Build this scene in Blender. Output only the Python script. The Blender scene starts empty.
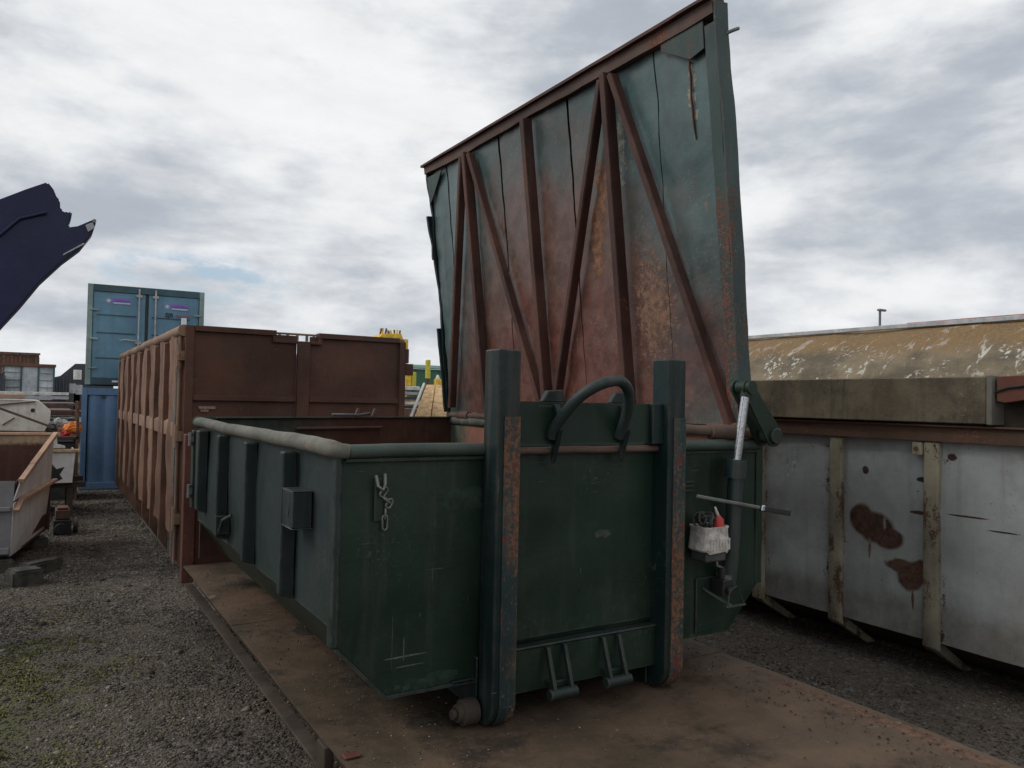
import bpy, bmesh, math, random
import numpy as np
from mathutils import Vector, Matrix, noise as mnoise
random.seed(7); np.random.seed(7)
S = bpy.context.scene
COL = S.collection
PI = math.pi

# ------------------------------------------------------------------ camera
F, YAW, PITCH, ROLL = 767.66, 0.54876, 0.02251, 0.02038
cf = Vector((math.sin(YAW)*math.cos(PITCH), math.cos(YAW)*math.cos(PITCH), math.sin(PITCH)))
cr = Vector((math.cos(YAW), -math.sin(YAW), 0)); cu = cr.cross(cf)
r2 = cr*math.cos(ROLL)+cu*math.sin(ROLL); u2 = -cr*math.sin(ROLL)+cu*math.cos(ROLL)
cam = bpy.data.objects.new('camera', bpy.data.cameras.new('camera')); COL.objects.link(cam)
M = Matrix((r2, u2, -cf)).transposed().to_4x4(); M.translation = Vector((-0.9681, -2.8516, 1.8093))
cam.matrix_world = M
cam.data.sensor_width = 36; cam.data.lens = F*36/1024; cam.data.clip_start = .05; cam.data.clip_end = 3000
S.camera = cam

# ------------------------------------------------------------------ node helper
class NT:
    def __init__(s, tree): s.t = tree
    def n(s, typ, ins=None, **props):
        nd = s.t.nodes.new(typ)
        for k, v in props.items(): setattr(nd, k, v)
        for k, v in (ins or {}).items():
            sk = nd.inputs[k]
            if isinstance(v, bpy.types.NodeSocket): s.t.links.new(v, sk)
            elif v is not None:
                if sk.type == 'RGBA' and len(v) == 3: v = (*v, 1)
                sk.default_value = v
        return nd
    def noise(s, vec, scale, detail=5, rough=.6, dist=0.):
        return s.n('ShaderNodeTexNoise', {'Vector': vec, 'Scale': scale, 'Detail': detail, 'Roughness': rough, 'Distortion': dist}).outputs['Fac']
    def scale(s, vec, sc, loc=(0, 0, 0)):
        return s.n('ShaderNodeMapping', {'Vector': vec, 'Scale': sc, 'Location': loc}).outputs[0]
    def m(s, op, a, b=0., c=0., clamp=False):
        nd = s.t.nodes.new('ShaderNodeMath'); nd.operation = op; nd.use_clamp = clamp
        for i, v in enumerate((a, b, c)):
            if isinstance(v, bpy.types.NodeSocket): s.t.links.new(v, nd.inputs[i])
            else: nd.inputs[i].default_value = v
        return nd.outputs[0]
    def step(s, x, lo, hi):
        return s.n('ShaderNodeMapRange', {'Value': x, 'From Min': lo, 'From Max': hi, 'To Min': 0., 'To Max': 1.}, interpolation_type='SMOOTHSTEP').outputs[0]
    def mix(s, f, a, b):
        nd = s.t.nodes.new('ShaderNodeMix'); nd.data_type = 'RGBA'
        for k, v in ((0, f), (6, a), (7, b)):
            if isinstance(v, bpy.types.NodeSocket): s.t.links.new(v, nd.inputs[k])
            else: nd.inputs[k].default_value = v if k == 0 else (*v[:3], 1)
        return nd.outputs[2]
    def mul(s, col, f):
        nd = s.t.nodes.new('ShaderNodeVectorMath'); nd.operation = 'SCALE'
        if isinstance(col, bpy.types.NodeSocket): s.t.links.new(col, nd.inputs[0])
        else: nd.inputs[0].default_value = col[:3]
        if isinstance(f, bpy.types.NodeSocket): s.t.links.new(f, nd.inputs['Scale'])
        else: nd.inputs['Scale'].default_value = f
        return nd.outputs[0]
    def spot(s, vec, c, r, wob=.5, wscale=6., lo=.78, hi=1.08):
        """a stain with an outline of its own: noise-warped ellipsoid"""
        nz = s.n('ShaderNodeTexNoise', {'Vector': vec, 'Scale': wscale, 'Detail': 6., 'Roughness': .65})
        off = s.n('ShaderNodeVectorMath', {0: nz.outputs['Color'], 1: (.5, .5, .5)}, operation='SUBTRACT').outputs[0]
        d = s.n('ShaderNodeVectorMath', {0: vec, 1: c}, operation='SUBTRACT').outputs[0]
        d = s.n('ShaderNodeVectorMath', {0: d, 1: r}, operation='DIVIDE').outputs[0]
        off = s.mul(off, wob*2)
        d = s.n('ShaderNodeVectorMath', {0: d, 1: off}, operation='ADD').outputs[0]
        L = s.n('ShaderNodeVectorMath', {0: d}, operation='LENGTH').outputs['Value']
        return s.m('SUBTRACT', 1., s.step(L, lo, hi))

# ------------------------------------------------------------------ world: overcast, broken cloud
W = bpy.data.worlds.new('World'); S.world = W; W.use_nodes = True
wt = W.node_tree; wt.nodes.clear(); w = NT(wt)
HOLE = tuple((cf+r2*((195-512)/F)-u2*((277-384)/F)).normalized())          # where a little blue shows through
SUN_EL, SUN_AZ = math.radians(42), math.radians(-72)      # azimuth from +Y towards +X
sky = w.n('ShaderNodeTexSky', sky_type='NISHITA', sun_disc=False, sun_elevation=SUN_EL, sun_rotation=SUN_AZ, air_density=1., dust_density=1.5)
tc = w.n('ShaderNodeTexCoord').outputs['Generated']
sp = w.n('ShaderNodeSeparateXYZ', {0: tc})
den = w.m('ADD', w.m('MAXIMUM', sp.outputs['Z'], 0.), .24)
px = w.m('DIVIDE', sp.outputs['X'], den); py = w.m('DIVIDE', sp.outputs['Y'], den)
pv = w.n('ShaderNodeCombineXYZ', {'X': px, 'Y': py, 'Z': 0.}).outputs[0]
warp = w.n('ShaderNodeTexNoise', {'Vector': pv, 'Scale': .7, 'Detail': 4.}).outputs['Color']
pv2 = w.n('ShaderNodeVectorMath', {0: pv, 1: w.mul(warp, .9)}, operation='ADD').outputs[0]
dv = w.n('ShaderNodeVectorMath', {0: w.scale(tc, (1, 1, 2.1), (4.3, 1.7, .2)), 1: w.mul(warp, .12)}, operation='ADD').outputs[0]
big = w.m('ADD', w.m('MULTIPLY', w.noise(pv2, .62, 8, .6), .4), w.m('MULTIPLY', w.noise(dv, 2.1, 14, .56, .0), .6))
mid = w.noise(w.scale(dv, (1, 1, 1.25), (3.1, 7.7, 0)), 5.2, 15, .56, .0)
tex = w.m('ADD', w.m('MULTIPLY', big, .6), w.m('MULTIPLY', mid, .4))
shade = w.step(tex, .395, .575)
dark = (.325, .355, .40); brt = (.645, .655, .665)
cl = w.mix(shade, dark, brt)
fine = w.noise(w.scale(dv, (1, 1, 1.3), (9, 1, 0)), 11., 8, .6)
cl = w.mul(cl, w.m('ADD', .89, w.m('MULTIPLY', fine, .22)))
hd = w.n('ShaderNodeVectorMath', {0: tc, 1: (-.0, 0, 0)}, operation='ADD').outputs[0]
hole = w.spot(hd, HOLE, (.12, .10, .030), 1.0, 12., .4, 1.2)
gap = w.step(w.noise(w.scale(pv2, (1, 1, 1), (5.5, 2.2, 0)), .9, 8, .55), .66, .74)   # small breaks of blue
bg1 = w.n('ShaderNodeBackground', {'Color': cl, 'Strength': 1.})
bg2 = w.n('ShaderNodeBackground', {'Color': sky.outputs[0], 'Strength': .1})
ms = w.n('ShaderNodeMixShader', {0: w.m('MULTIPLY', w.m('MAXIMUM', w.m('MULTIPLY', gap, .6), w.m('MULTIPLY', hole, w.step(w.noise(w.scale(tc, (14, 14, 40)), 1., 8, .65), .42, .62))), .8), 1: bg1.outputs[0], 2: bg2.outputs[0]})
w.n('ShaderNodeOutputWorld', {'Surface': ms.outputs[0]})

sl = bpy.data.lights.new('sun', 'SUN'); sl.energy = 1.1; sl.angle = math.radians(28); sl.color = (1, .96, .9)
so = bpy.data.objects.new('sun', sl); COL.objects.link(so); so.location = (-20, 10, 30)
sd = Vector((math.sin(SUN_AZ)*math.cos(SUN_EL), math.cos(SUN_AZ)*math.cos(SUN_EL), math.sin(SUN_EL)))
so.rotation_euler = sd.to_track_quat('Z', 'Y').to_euler()

S.render.engine = 'CYCLES'
S.view_settings.view_transform = 'Standard'; S.view_settings.look = 'None'
S.view_settings.exposure = 0.45; S.view_settings.gamma = 1
S.render.resolution_x = 1024; S.render.resolution_y = 768
S.cycles.max_bounces = 6

# ------------------------------------------------------------------ materials
MATS = {}
def newmat(name):
    m = bpy.data.materials.new(name); m.use_nodes = True; m.node_tree.nodes.clear(); MATS[name] = m
    return m, NT(m.node_tree)
def finish(t, col, rough, bumpv, bstr=.3, bdist=.01, metal=0., spec=.5, coat=0.):
    bp = t.n('ShaderNodeBump', {'Strength': bstr, 'Distance': bdist, 'Height': bumpv})
    b = t.n('ShaderNodeBsdfPrincipled', {'Base Color': col, 'Roughness': rough, 'Metallic': metal, 'Specular IOR Level': spec, 'Normal': bp.outputs[0], 'Coat Weight': coat})
    t.n('ShaderNodeOutputMaterial', {'Surface': b.outputs[0]}); return b
def coords(t):
    c = t.n('ShaderNodeTexCoord').outputs['Object']
    rnd = t.n('ShaderNodeObjectInfo').outputs['Random']
    return c, rnd
def paint(name, base, rust=(.13, .055, .028), amt=.3, rscale=3., streak=.35, rough=.45, var=.3, base2=None, wear=.0,
          wearcol=(.16, .07, .035), chip=None, chipamt=0., scratch=.25, spots=(), dirt=(.10, .085, .065), dirtamt=.3, bump=.35, zones=(), speck=None, specka=.0, stretch=1., spec=.3, edge=None):
    """weathered paint over steel: colour drift, run-off streaks, rust bloom, chips, scratches, worn edges"""
    m, t = newmat(name); c, rnd = coords(t)
    n1 = t.noise(c, 1.3, 6, .6); n2 = t.noise(c, 9., 8, .7); n3 = t.noise(c, 60., 6, .75)
    col = t.mix(t.step(n1, .3, .7), t.mul(base, 1-var), t.mul(base2 or base, 1+var))
    col = t.mul(col, t.m('ADD', .8, t.m('MULTIPLY', n2, .4)))
    for (cc, rr, zc, wob, ws, st) in zones:                     # areas the paint has a different colour
        z = t.spot(c, cc, rr, wob, ws, .45, 1.25)
        zz = t.mix(t.step(n2, .35, .65), t.mul(zc, .7), t.mul(zc, 1.25))
        col = t.mix(t.m('MULTIPLY', z, st), col, zz)
    sv = t.scale(c, (9, 9, .55)); s1 = t.noise(sv, 1.6, 8, .65)
    dm = t.m('MULTIPLY', t.step(s1, .5, .72), streak)
    col = t.mix(dm, col, dirt)
    dd = t.m('MULTIPLY', t.step(t.noise(c, 2.3, 9, .7), .48, .68), dirtamt)
    col = t.mix(dd, col, dirt)
    rm = t.m('ADD', t.m('MULTIPLY', t.noise(t.scale(c, (1, 1, stretch)), rscale, 12, .68), .62), t.m('MULTIPLY', n3, .38))
    th = .70-.32*amt
    if edge:
        sy = t.n('ShaderNodeSeparateXYZ', {0: c}).outputs['Y']
        ph = t.m('ABSOLUTE', t.m('SUBTRACT', t.m('FRACT', t.m('ADD', t.m('DIVIDE', t.m('SUBTRACT', sy, edge[0]), edge[1]), 20.5)), .5))
        rm = t.m('ADD', rm, t.m('MULTIPLY', t.m('SUBTRACT', 1., t.step(ph, .08, .24)), edge[2]))
    rmask = t.step(rm, th, th+.05)
    rustc = t.mix(t.step(n3, .35, .65), t.mul(rust, .55), t.mul(rust, 1.5))
    col = t.mix(rmask, col, rustc)
    allr = rmask
    if chip:
        cm = t.step(t.m('ADD', t.m('MULTIPLY', t.noise(t.scale(c, (1, 1, .6)), 14, 8, .7), .7), t.m('MULTIPLY', n1, .3)), .66-.2*chipamt, .69-.2*chipamt)
        col = t.mix(cm, col, chip)
    if scratch:
        sn = t.noise(t.scale(c, (5, 5, 140)), 1., 4, .6, .6)
        k = t.m('MULTIPLY', t.step(sn, .70, .74), scratch); col = t.mix(k, col, (.3, .3, .28))
        sn = t.noise(t.scale(c, (90, 90, 2.2)), 1., 5, .6, .8)
        k = t.m('MULTIPLY', t.step(sn, .68, .74), scratch); col = t.mix(k, col, (.25, .26, .24))
    if speck:
        q = t.m('MULTIPLY', t.step(t.noise(c, 42, 4, .8), .56, .66), t.step(t.noise(c, 3.1, 6, .6), .62-.25*specka, .72-.2*specka)); col = t.mix(t.m('MULTIPLY', q, .8), col, speck)
        q = t.m('MULTIPLY', t.step(t.noise(t.scale(c, (1, 1, .45)), 17, 9, .8), .60, .63), t.step(t.noise(c, 2.2, 6, .6, .3), .60-.2*specka, .66-.2*specka)); col = t.mix(t.m('MULTIPLY', q, .7), col, t.mul(speck, .8))
    for (cc, rr, zc, wob, ws) in spots:
        z = t.spot(c, cc, rr, wob, ws)
        zz = t.mix(t.step(t.noise(c, 22, 8, .7), .35, .65), t.mul(zc, .6), t.mul(zc, 1.4))
        col = t.mix(z, col, zz); allr = t.m('MAXIMUM', allr, z)
    if wear:
        bv = t.n('ShaderNodeBevel', {'Radius': .012}, samples=4).outputs[0]
        gn = t.n('ShaderNodeNewGeometry').outputs['Normal']
        dt = t.n('ShaderNodeVectorMath', {0: bv, 1: gn}, operation='DOT_PRODUCT').outputs['Value']
        e = t.m('MULTIPLY', t.step(t.m('SUBTRACT', 1., dt), .02, .12), wear)
        e = t.m('MULTIPLY', e, t.step(n2, .38, .6)); col = t.mix(e, col, wearcol)
    ro = t.m('ADD', rough, t.m('MULTIPLY', allr, .8-rough)); ro = t.m('ADD', ro, t.m('MULTIPLY', t.m('SUBTRACT', n2, .5), .35), 0., True)
    h = t.m('ADD', t.m('MULTIPLY', n1, .9), t.m('ADD', t.m('MULTIPLY', n2, .3), t.m('MULTIPLY', t.m('MULTIPLY', n3, allr), .25)))
    finish(t, col, ro, h, bump, .02, 0., spec)
    return m
def plain(name, base, var=.25, rough=.7, metal=0., sc=8., bump=.2, c2=None):
    m, t = newmat(name); c, rnd = coords(t)
    n1 = t.noise(c, sc, 8, .65); n2 = t.noise(c, sc*8, 5, .7)
    col = t.mix(t.step(n1, .35, .65), t.mul(base, 1-var), t.mul(c2 or base, 1+var))
    col = t.mul(col, t.m('ADD', .85, t.m('MULTIPLY', n2, .3)))
    finish(t, col, rough, t.m('ADD', n1, t.m('MULTIPLY', n2, .4)), bump, .01, metal)
    return m

GREEN = (.0095, .023, .0145)
green = paint('bin_green', GREEN, base2=(.012, .027, .019), amt=.09, rough=.45, speck=(.05, .075, .055), specka=.3, var=.18, wear=.35, wearcol=(.13, .12, .09), dirt=(.045, .05, .036), dirtamt=.3, streak=.35, scratch=.3, spots=(((-.87, -1.71, .33), (.10, 1, .004), (.08, .10, .07), .12, 6), ((-.85, -1.71, .29), (.07, 1, .003), (.07, .09, .065), .12, 8), ((-.88, -1.71, .36), (.003, 1, .05), (.08, .10, .07), .1, 6), ((-.45, -1.71, .5), (.003, 1, .12), (.05, .07, .05), .12, 6), ((.1, -1.71, .75), (.05, 1, .02), (.05, .06, .045), 1.2, 20), ((-.75, -1.72, .21), (.16, 1, .03), (.02, .038, .028), 1.6, 18), ((-.62, -1.72, .95), (.12, 1, .05), (.02, .036, .027), 1.8, 16), ((-.9, -1.72, .14), (.3, 1, .02), (.035, .03, .02), 1.5, 10)))
rib_shade_green = paint('bin_rib_shade_green', (.012, .021, .019), base2=(.016, .025, .025), amt=.1, rough=.5, var=.15, wear=.6, wearcol=(.11, .12, .10), dirtamt=.25)  # darker than the wall: shade on the rib fronts is put into this green
green_side = paint('bin_side_green', (.016, .028, .024), base2=(.020, .032, .031), amt=.06, rough=.5, var=.15, wear=.4, wearcol=(.16, .15, .12), dirt=(.04, .04, .03), dirtamt=.3, streak=.3, scratch=.2, speck=(.06, .07, .06), specka=.2)
greenw = paint('worn_rail_green', (.055, .064, .052), rust=(.11, .06, .04), amt=.34, rscale=5, rough=.65, var=.25, base2=(.14, .135, .11), dirt=(.04, .034, .025), dirtamt=.7, stretch=1., speck=(.26, .25, .21), specka=.6, streak=.3)
post_m = paint('post_blue_green', (.007, .018, .018), amt=.10, rough=.45, speck=(.05, .09, .085), specka=.2, var=.2, wear=.5, wearcol=(.12, .08, .05), dirtamt=.15)
strip_m = paint('post_wear_strip', (.018, .038, .040), rust=(.12, .060, .036), amt=.63, rscale=4.5, rough=.55, var=.4, chip=(.12, .032, .025), chipamt=.45, stretch=.3, speck=(.16, .12, .08), specka=.8, wear=.5, dirt=(.13, .09, .05), dirtamt=.4)
inner = paint('bin_inside_red_brown', (.075, .034, .026), rust=(.12, .05, .03), amt=.35, rough=.6, zones=(((-1.2, 1.6, 1.0), (1.1, .9, .5), (.03, .06, .05), .5, 2., .9),), dirtamt=.3)
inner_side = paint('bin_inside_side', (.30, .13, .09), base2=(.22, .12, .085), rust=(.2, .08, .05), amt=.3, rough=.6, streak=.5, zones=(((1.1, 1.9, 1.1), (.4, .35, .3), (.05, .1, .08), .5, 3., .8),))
ledge_m = paint('rust_pipe', (.10, .065, .05), rust=(.12, .06, .04), amt=.5, rough=.65, dirtamt=.4)
lid_m = paint('lid_sheet_paint', (.040, .078, .078), base2=(.072, .116, .118), rust=(.12, .055, .034), amt=.20, rscale=2.4, rough=.34, spec=.5, var=.28, streak=.3, dirt=(.09, .08, .065), dirtamt=.3, scratch=.4, bump=.6, speck=(.20, .15, .11), specka=.6,
              zones=(((0, -.02, -.30), (4, 1.42, 1.35), (.125, .066, .050), .6, 1.8, 1.), ((0, -.15, -.85), (4, 1.95, .75), (.135, .048, .036), .6, 2.2, .85)),
              spots=(((0, -.72, .47), (3, .055, .26), (.18, .085, .046), 1.5, 12), ((0, -.64, .14), (3, .055, .24), (.18, .085, .046), 1.5, 12), ((0, -1.18, -.35), (3, .16, .3), (.17, .095, .062), 2.2, 24), ((0, -1.6, .9), (3, .03, .25), (.22, .22, .18), 2., 14), ((0, -.95, .75), (3, .03, .3), (.2, .2, .17), 2., 14)))
rib_m = paint('lid_rib_rust', (.055, .026, .021), base2=(.080, .034, .026), rust=(.11, .045, .026), amt=.4, rough=.6, dirtamt=.2, wear=.3, wearcol=(.2, .12, .09))
frame_m = paint('lid_frame_rust', (.070, .042, .036), base2=(.105, .065, .052), rust=(.13, .06, .04), amt=.45, rough=.65, dirt=(.07, .05, .045), dirtamt=.3, wear=.3)
lidedge = paint('lid_edge_green', (.038, .065, .062), rust=(.12, .05, .035), amt=.55, stretch=.3, speck=(.2, .2, .17), specka=.5, rscale=3, rough=.55, dirtamt=.3, wear=.4, streak=.4)
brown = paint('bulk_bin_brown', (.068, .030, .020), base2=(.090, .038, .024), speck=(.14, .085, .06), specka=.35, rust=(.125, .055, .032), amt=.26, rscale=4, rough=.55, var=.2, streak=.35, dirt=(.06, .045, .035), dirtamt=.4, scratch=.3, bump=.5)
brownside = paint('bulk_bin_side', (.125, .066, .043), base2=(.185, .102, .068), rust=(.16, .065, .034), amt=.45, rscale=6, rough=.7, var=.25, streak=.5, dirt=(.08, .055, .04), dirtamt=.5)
brownrail = paint('bulk_bin_rail', (.22, .135, .09), rust=(.15, .07, .04), amt=.45, rough=.7, dirtamt=.35)
redpost = paint('headboard_red', (.09, .032, .023), base2=(.12, .042, .03), rust=(.14, .06, .035), amt=.4, rough=.6, dirtamt=.3)
deck_m = paint('deck_steel', (.064, .050, .032), base2=(.095, .062, .041), rust=(.105, .058, .035), amt=.30, rscale=1.6, rough=.68, var=.28, streak=0, dirt=(.022, .017, .013), dirtamt=.85, scratch=.35, bump=.8, speck=(.12, .095, .068), specka=.8,
               spots=(((-.75, 1.1, 0), (.12, .10, 9), (.035, .026, .02), .9, 7), ((-.7, .2, 0), (.18, .12, 9), (.035, .027, .02), 1., 8), ((-.65, -.4, 0), (.16, .10, 9), (.04, .03, .022), 1., 8), ((.75, -1.9, 0), (.2, .08, 9), (.09, .035, .025), 1., 6), ((1.04, -1.4, 0), (.04, .9, 9), (.11, .062, .04), 1.4, 9)))
beam_m = paint('rack_beam', (.045, .034, .025), rust=(.10, .055, .03), amt=.4, rough=.75, dirtamt=.5)
grey = paint('skip_grey', (.30, .31, .30), base2=(.36, .375, .375), rust=(.06, .032, .022), amt=.30, rscale=9, stretch=.5, zones=(((-.2, -.5, .30), (9, 9, .22), (.15, .14, .12), .5, 3., .7),), speck=(.15, .145, .13), specka=.2, edge=(-.9, .73, .05), rough=.5, var=.14, chip=(.09, .055, .04), chipamt=.0, streak=.3, dirt=(.16, .15, .13), dirtamt=.4, scratch=.25,
             spots=(((-.2, -0.370, 1.000), (.3, 0.100, 0.120), (.062, .032, .022), 0.22, 6), ((-.2, -0.470, 0.950), (.3, 0.155, 0.120), (.062, .032, .022), 0.22, 6), ((-.2, -0.580, 0.885), (.3, 0.120, 0.080), (.062, .032, .022), 0.22, 6), ((-.2, -0.690, 0.710), (.3, 0.130, 0.055), (.075, .040, .027), 0.35, 9), ((-.2, -0.750, 0.660), (.3, 0.110, 0.110), (.075, .040, .027), 0.30, 9), ((-.2, -0.820, 0.720), (.3, 0.075, 0.060), (.075, .040, .027), 0.40, 9), ((-.2, .235-1.0, .50), (.3, .010, .07), (.10, .06, .04), .3, 12), ((-.2, .56-1.0, .80), (.3, .012, .08), (.16, .12, .09), .4, 12), ((-.2, -.14-1.0, 1.12), (.3, .14, .007), (.06, .03, .022), .35, 12), ((-.2, -.35-1.0, 1.05), (.3, .1, .006), (.06, .03, .022), .4, 12), ((-.2, .45-1.0, 1.0), (.3, .012, .05), (.16, .15, .14), .4, 12), ((-.2, 1.22-1.0, 1.38), (.3, .02, .11), (.30, .33, .34), 1.1, 14), ((-.2, 1.28-1.0, 1.33), (.3, .012, .1), (.30, .33, .34), 1.1, 14),
                    ((-.2, -.02-1.0, 1.5), (.3, .035, .03), (.05, .03, .022), .8, 20), ((-.2, .17-1.0, 1.33), (.3, .06, .02), (.05, .03, .022), .6, 16), ((-.2, .2-1.0, 1.1), (.3, .07, .014), (.07, .035, .022), .6, 16), ((-.2, .6-1.0, 1.36), (.3, .03, .03), (.05, .03, .022), .6, 16)))
greyrib = paint('skip_rib_buff', (.22, .20, .155), base2=(.30, .27, .19), rust=(.09, .05, .03), amt=.6, stretch=.4, rscale=8, rough=.65, dirtamt=.3, chip=(.06, .035, .025), chipamt=.2)
greyrail = paint('skip_rail_rust', (.115, .066, .044), rust=(.16, .075, .045), amt=.5, rough=.7, dirt=(.07, .055, .04), dirtamt=.4)
beamtop = paint('skip_box_beam', (.135, .108, .075), base2=(.20, .165, .11), rust=(.12, .07, .045), amt=.25, rough=.8, dirt=(.05, .042, .036), dirtamt=.7, streak=.5, speck=(.24, .22, .165), specka=.85, bump=1.2)
beamend = paint('skip_beam_end', (.20, .19, .16), rust=(.2, .09, .05), amt=.3, rough=.8)
redplate = paint('skip_red_plate', (.17, .065, .045), rust=(.13, .06, .04), amt=.4, rough=.65)
teal = paint('store_teal', (.115, .235, .325), base2=(.135, .265, .36), amt=.05, rough=.5, var=.1, dirtamt=.2, dirt=(.12, .15, .16), scratch=.1)
tealdark = paint('store_frame', (.05, .10, .125), amt=.15, rough=.6)
tealpale = paint('store_frame_pale', (.24, .33, .32), amt=.15, rough=.6)
blue = paint('store_blue', (.12, .22, .37), base2=(.14, .25, .42), amt=.05, rough=.5, var=.12, dirtamt=.25, dirt=(.12, .15, .2), scratch=.1)
white = paint('skip_white', (.60, .60, .585), base2=(.72, .72, .70), rust=(.25, .14, .07), amt=.34, rscale=4, rough=.6, var=.1, streak=.35, dirt=(.27, .24, .2), dirtamt=.4)
whitegrey = paint('skip_end_grey', (.21, .20, .205), rust=(.2, .1, .06), amt=.1, rough=.7, dirtamt=.3)
orangerim = paint('rim_orange_rust', (.40, .25, .17), rust=(.26, .12, .07), amt=.35, rough=.75, dirtamt=.2)
skipin = paint('skip_inside_rust', (.065, .026, .019), rust=(.14, .055, .03), amt=.4, rough=.8, zones=(((0, 1.5, 1.24), (3, 1.2, .075), (.36, .27, .17), .9, 9, .95),))
cream = paint('hull_cream', (.64, .60, .52), base2=(.62, .60, .55), rust=(.20, .10, .06), amt=.25, rscale=6, rough=.7, dirtamt=.4)
navy = paint('blade_navy', (.012, .014, .055), base2=(.014, .017, .065), amt=.0, rough=.4, var=.15, dirt=(.03, .03, .05), dirtamt=.12, streak=.1, scratch=.06)
steel = plain('bare_steel', (.62, .63, .65), .08, .22, 1.)
galv = plain('grey_metal', (.17, .17, .165), .2, .5, .6)
black = plain('black_rubber', (.018, .018, .018), .3, .6)
darkwood = plain('dark_block', (.035, .036, .032), .35, .9, bump=.6, c2=(.055, .05, .04))
plastic = plain('tub_plastic', (.50, .46, .42), .25, .5, sc=22, c2=(.55, .52, .48))
plasticdark = plain('tub_dark', (.05, .052, .05), .3, .6)
redp = plain('red_plastic', (.45, .03, .025), .15, .4)
yellow = plain('yellow_paint', (.70, .42, .03), .2, .5, c2=(.75, .5, .05))
yellowg = plain('yellow_lime', (.55, .50, .05), .2, .5)
greenroof = plain('green_cladding', (.035, .125, .075), .12, .6, sc=.3)
orange = plain('orange_plastic', (.75, .22, .03), .2, .6)
purple = plain('purple_print', (.30, .10, .55), .1, .5)
lilac = plain('lilac_print', (.70, .62, .85), .1, .5)
blackp = plain('black_print', (.02, .02, .05), .1, .5)
redprint = plain('dull_red_print', (.25, .12, .18), .1, .5)
paper = plain('white_label', (.75, .8, .85), .1, .5)
timber = plain('sawn_timber', (.50, .33, .17), .22, .8, sc=14, c2=(.56, .38, .20))
silver = plain('silver_metal', (.60, .60, .56), .2, .5)
dull = plain('dull_brown_scrap', (.12, .07, .05), .4, .8)
charcoal = plain('charcoal_sheet', (.045, .047, .055), .2, .6)
palegrey = plain('pale_grey', (.38, .39, .40), .2, .7)
bluewhite = paint('faded_blue_white', (.38, .46, .50), base2=(.55, .57, .58), rust=(.16, .06, .045), amt=.42, rscale=2, rough=.7, dirtamt=.4)
redbrown = paint('far_red_brown', (.12, .055, .042), base2=(.16, .07, .05), rust=(.08, .04, .03), amt=.3, rough=.7)
def tank_mat():
    m, t = newmat('tank_lichen'); c, rnd = coords(t)
    sx = t.n('ShaderNodeSeparateXYZ', {0: c})
    z = sx.outputs['Z']
    n1 = t.noise(t.scale(c, (.7, .7, 1)), 2.2, 10, .65); n2 = t.noise(c, 26., 8, .7); n3 = t.noise(c, 90, 5, .7)
    tan = t.mix(t.step(n1, .35, .65), (.10, .082, .056), (.22, .175, .115))
    och = t.mix(t.step(n2, .3, .7), (.12, .075, .032), (.25, .15, .06))
    up = t.step(t.m('ADD', z, t.m('MULTIPLY', t.m('SUBTRACT', n1, .5), .5)), 2.36, 2.62)
    col = t.mix(t.m('MULTIPLY', up, t.step(n2, .32, .52)), tan, och)
    col = t.mul(col, t.m('ADD', .5, t.m('MULTIPLY', n3, 1.0)))
    # pale flaking runs that follow the curve down, slanted
    fl = t.noise(t.n('ShaderNodeMapping', {'Vector': c, 'Scale': (1.2, 3.0, 1.2), 'Rotation': (math.radians(35), 0, 0)}).outputs[0], 2.4, 12, .72, .8)
    band = t.step(t.m('ADD', z, t.m('MULTIPLY', t.m('SUBTRACT', n1, .5), .4)), 2.1, 2.3)
    k = t.m('MULTIPLY', t.m('MULTIPLY', t.step(fl, .56, .60), t.step(n1, .42, .5)), band)
    col = t.mix(t.m('MULTIPLY', k, t.m('SUBTRACT', 1., t.m('MULTIPLY', up, .6))), col, (.50, .48, .43))
    vor = t.n('ShaderNodeTexVoronoi', {'Vector': c, 'Scale': 14.}).outputs['Distance']
    msk = t.step(t.noise(c, 1.7, 4, .6), .50, .58)
    k2 = t.m('MULTIPLY', t.step(t.noise(c, 17, 6, .55, .5), .55, .60), msk); k2 = t.m('MULTIPLY', k2, t.m('SUBTRACT', 1., up))
    col = t.mix(k2, col, (.50, .49, .42))
    finish(t, col, .9, t.m('ADD', n2, n1), .5, .03)
    return m
tank_m = tank_mat()
def ground_mat():
    m, t = newmat('gravel_ground'); c, rnd = coords(t)
    v = t.n('ShaderNodeTexVoronoi', {'Vector': c, 'Scale': 70.}); v2 = t.n('ShaderNodeTexVoronoi', {'Vector': c, 'Scale': 31.})
    n1 = t.noise(c, .9, 8, .6); n2 = t.noise(c, 7, 8, .7)
    bw = t.n('ShaderNodeSeparateColor', {0: v.outputs['Color']}).outputs[0]
    bw2 = t.n('ShaderNodeSeparateColor', {0: v2.outputs['Color']}).outputs[1]
    col = t.mix(bw, (.034, .028, .022), (.115, .095, .075))
    col = t.mix(t.m('MULTIPLY', t.step(bw2, .86, .9), .7), col, (.16, .15, .14))
    col = t.mix(t.m('MULTIPLY', t.step(n1, .4, .65), .5), col, (.095, .072, .050))
    col = t.mix(t.m('MULTIPLY', t.step(n2, .52, .7), .45), col, (.035, .03, .025))
    moss = t.m('MULTIPLY', t.spot(c, (-1.0, 2.6, 0), (.55, 1.4, 5), .9, 1.6, .4, 1.1), t.step(t.noise(c, 5, 10, .75), .44, .56))
    col = t.mix(t.m('MULTIPLY', moss, .9), col, t.mix(n2, (.050, .055, .016), (.10, .098, .03)))
    finish(t, col, .95, t.m('ADD', t.m('MULTIPLY', t.m('SUBTRACT', 1., v.outputs['Distance']), .6), n2), .7, .02)
    return m
ground_m = ground_mat()
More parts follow.
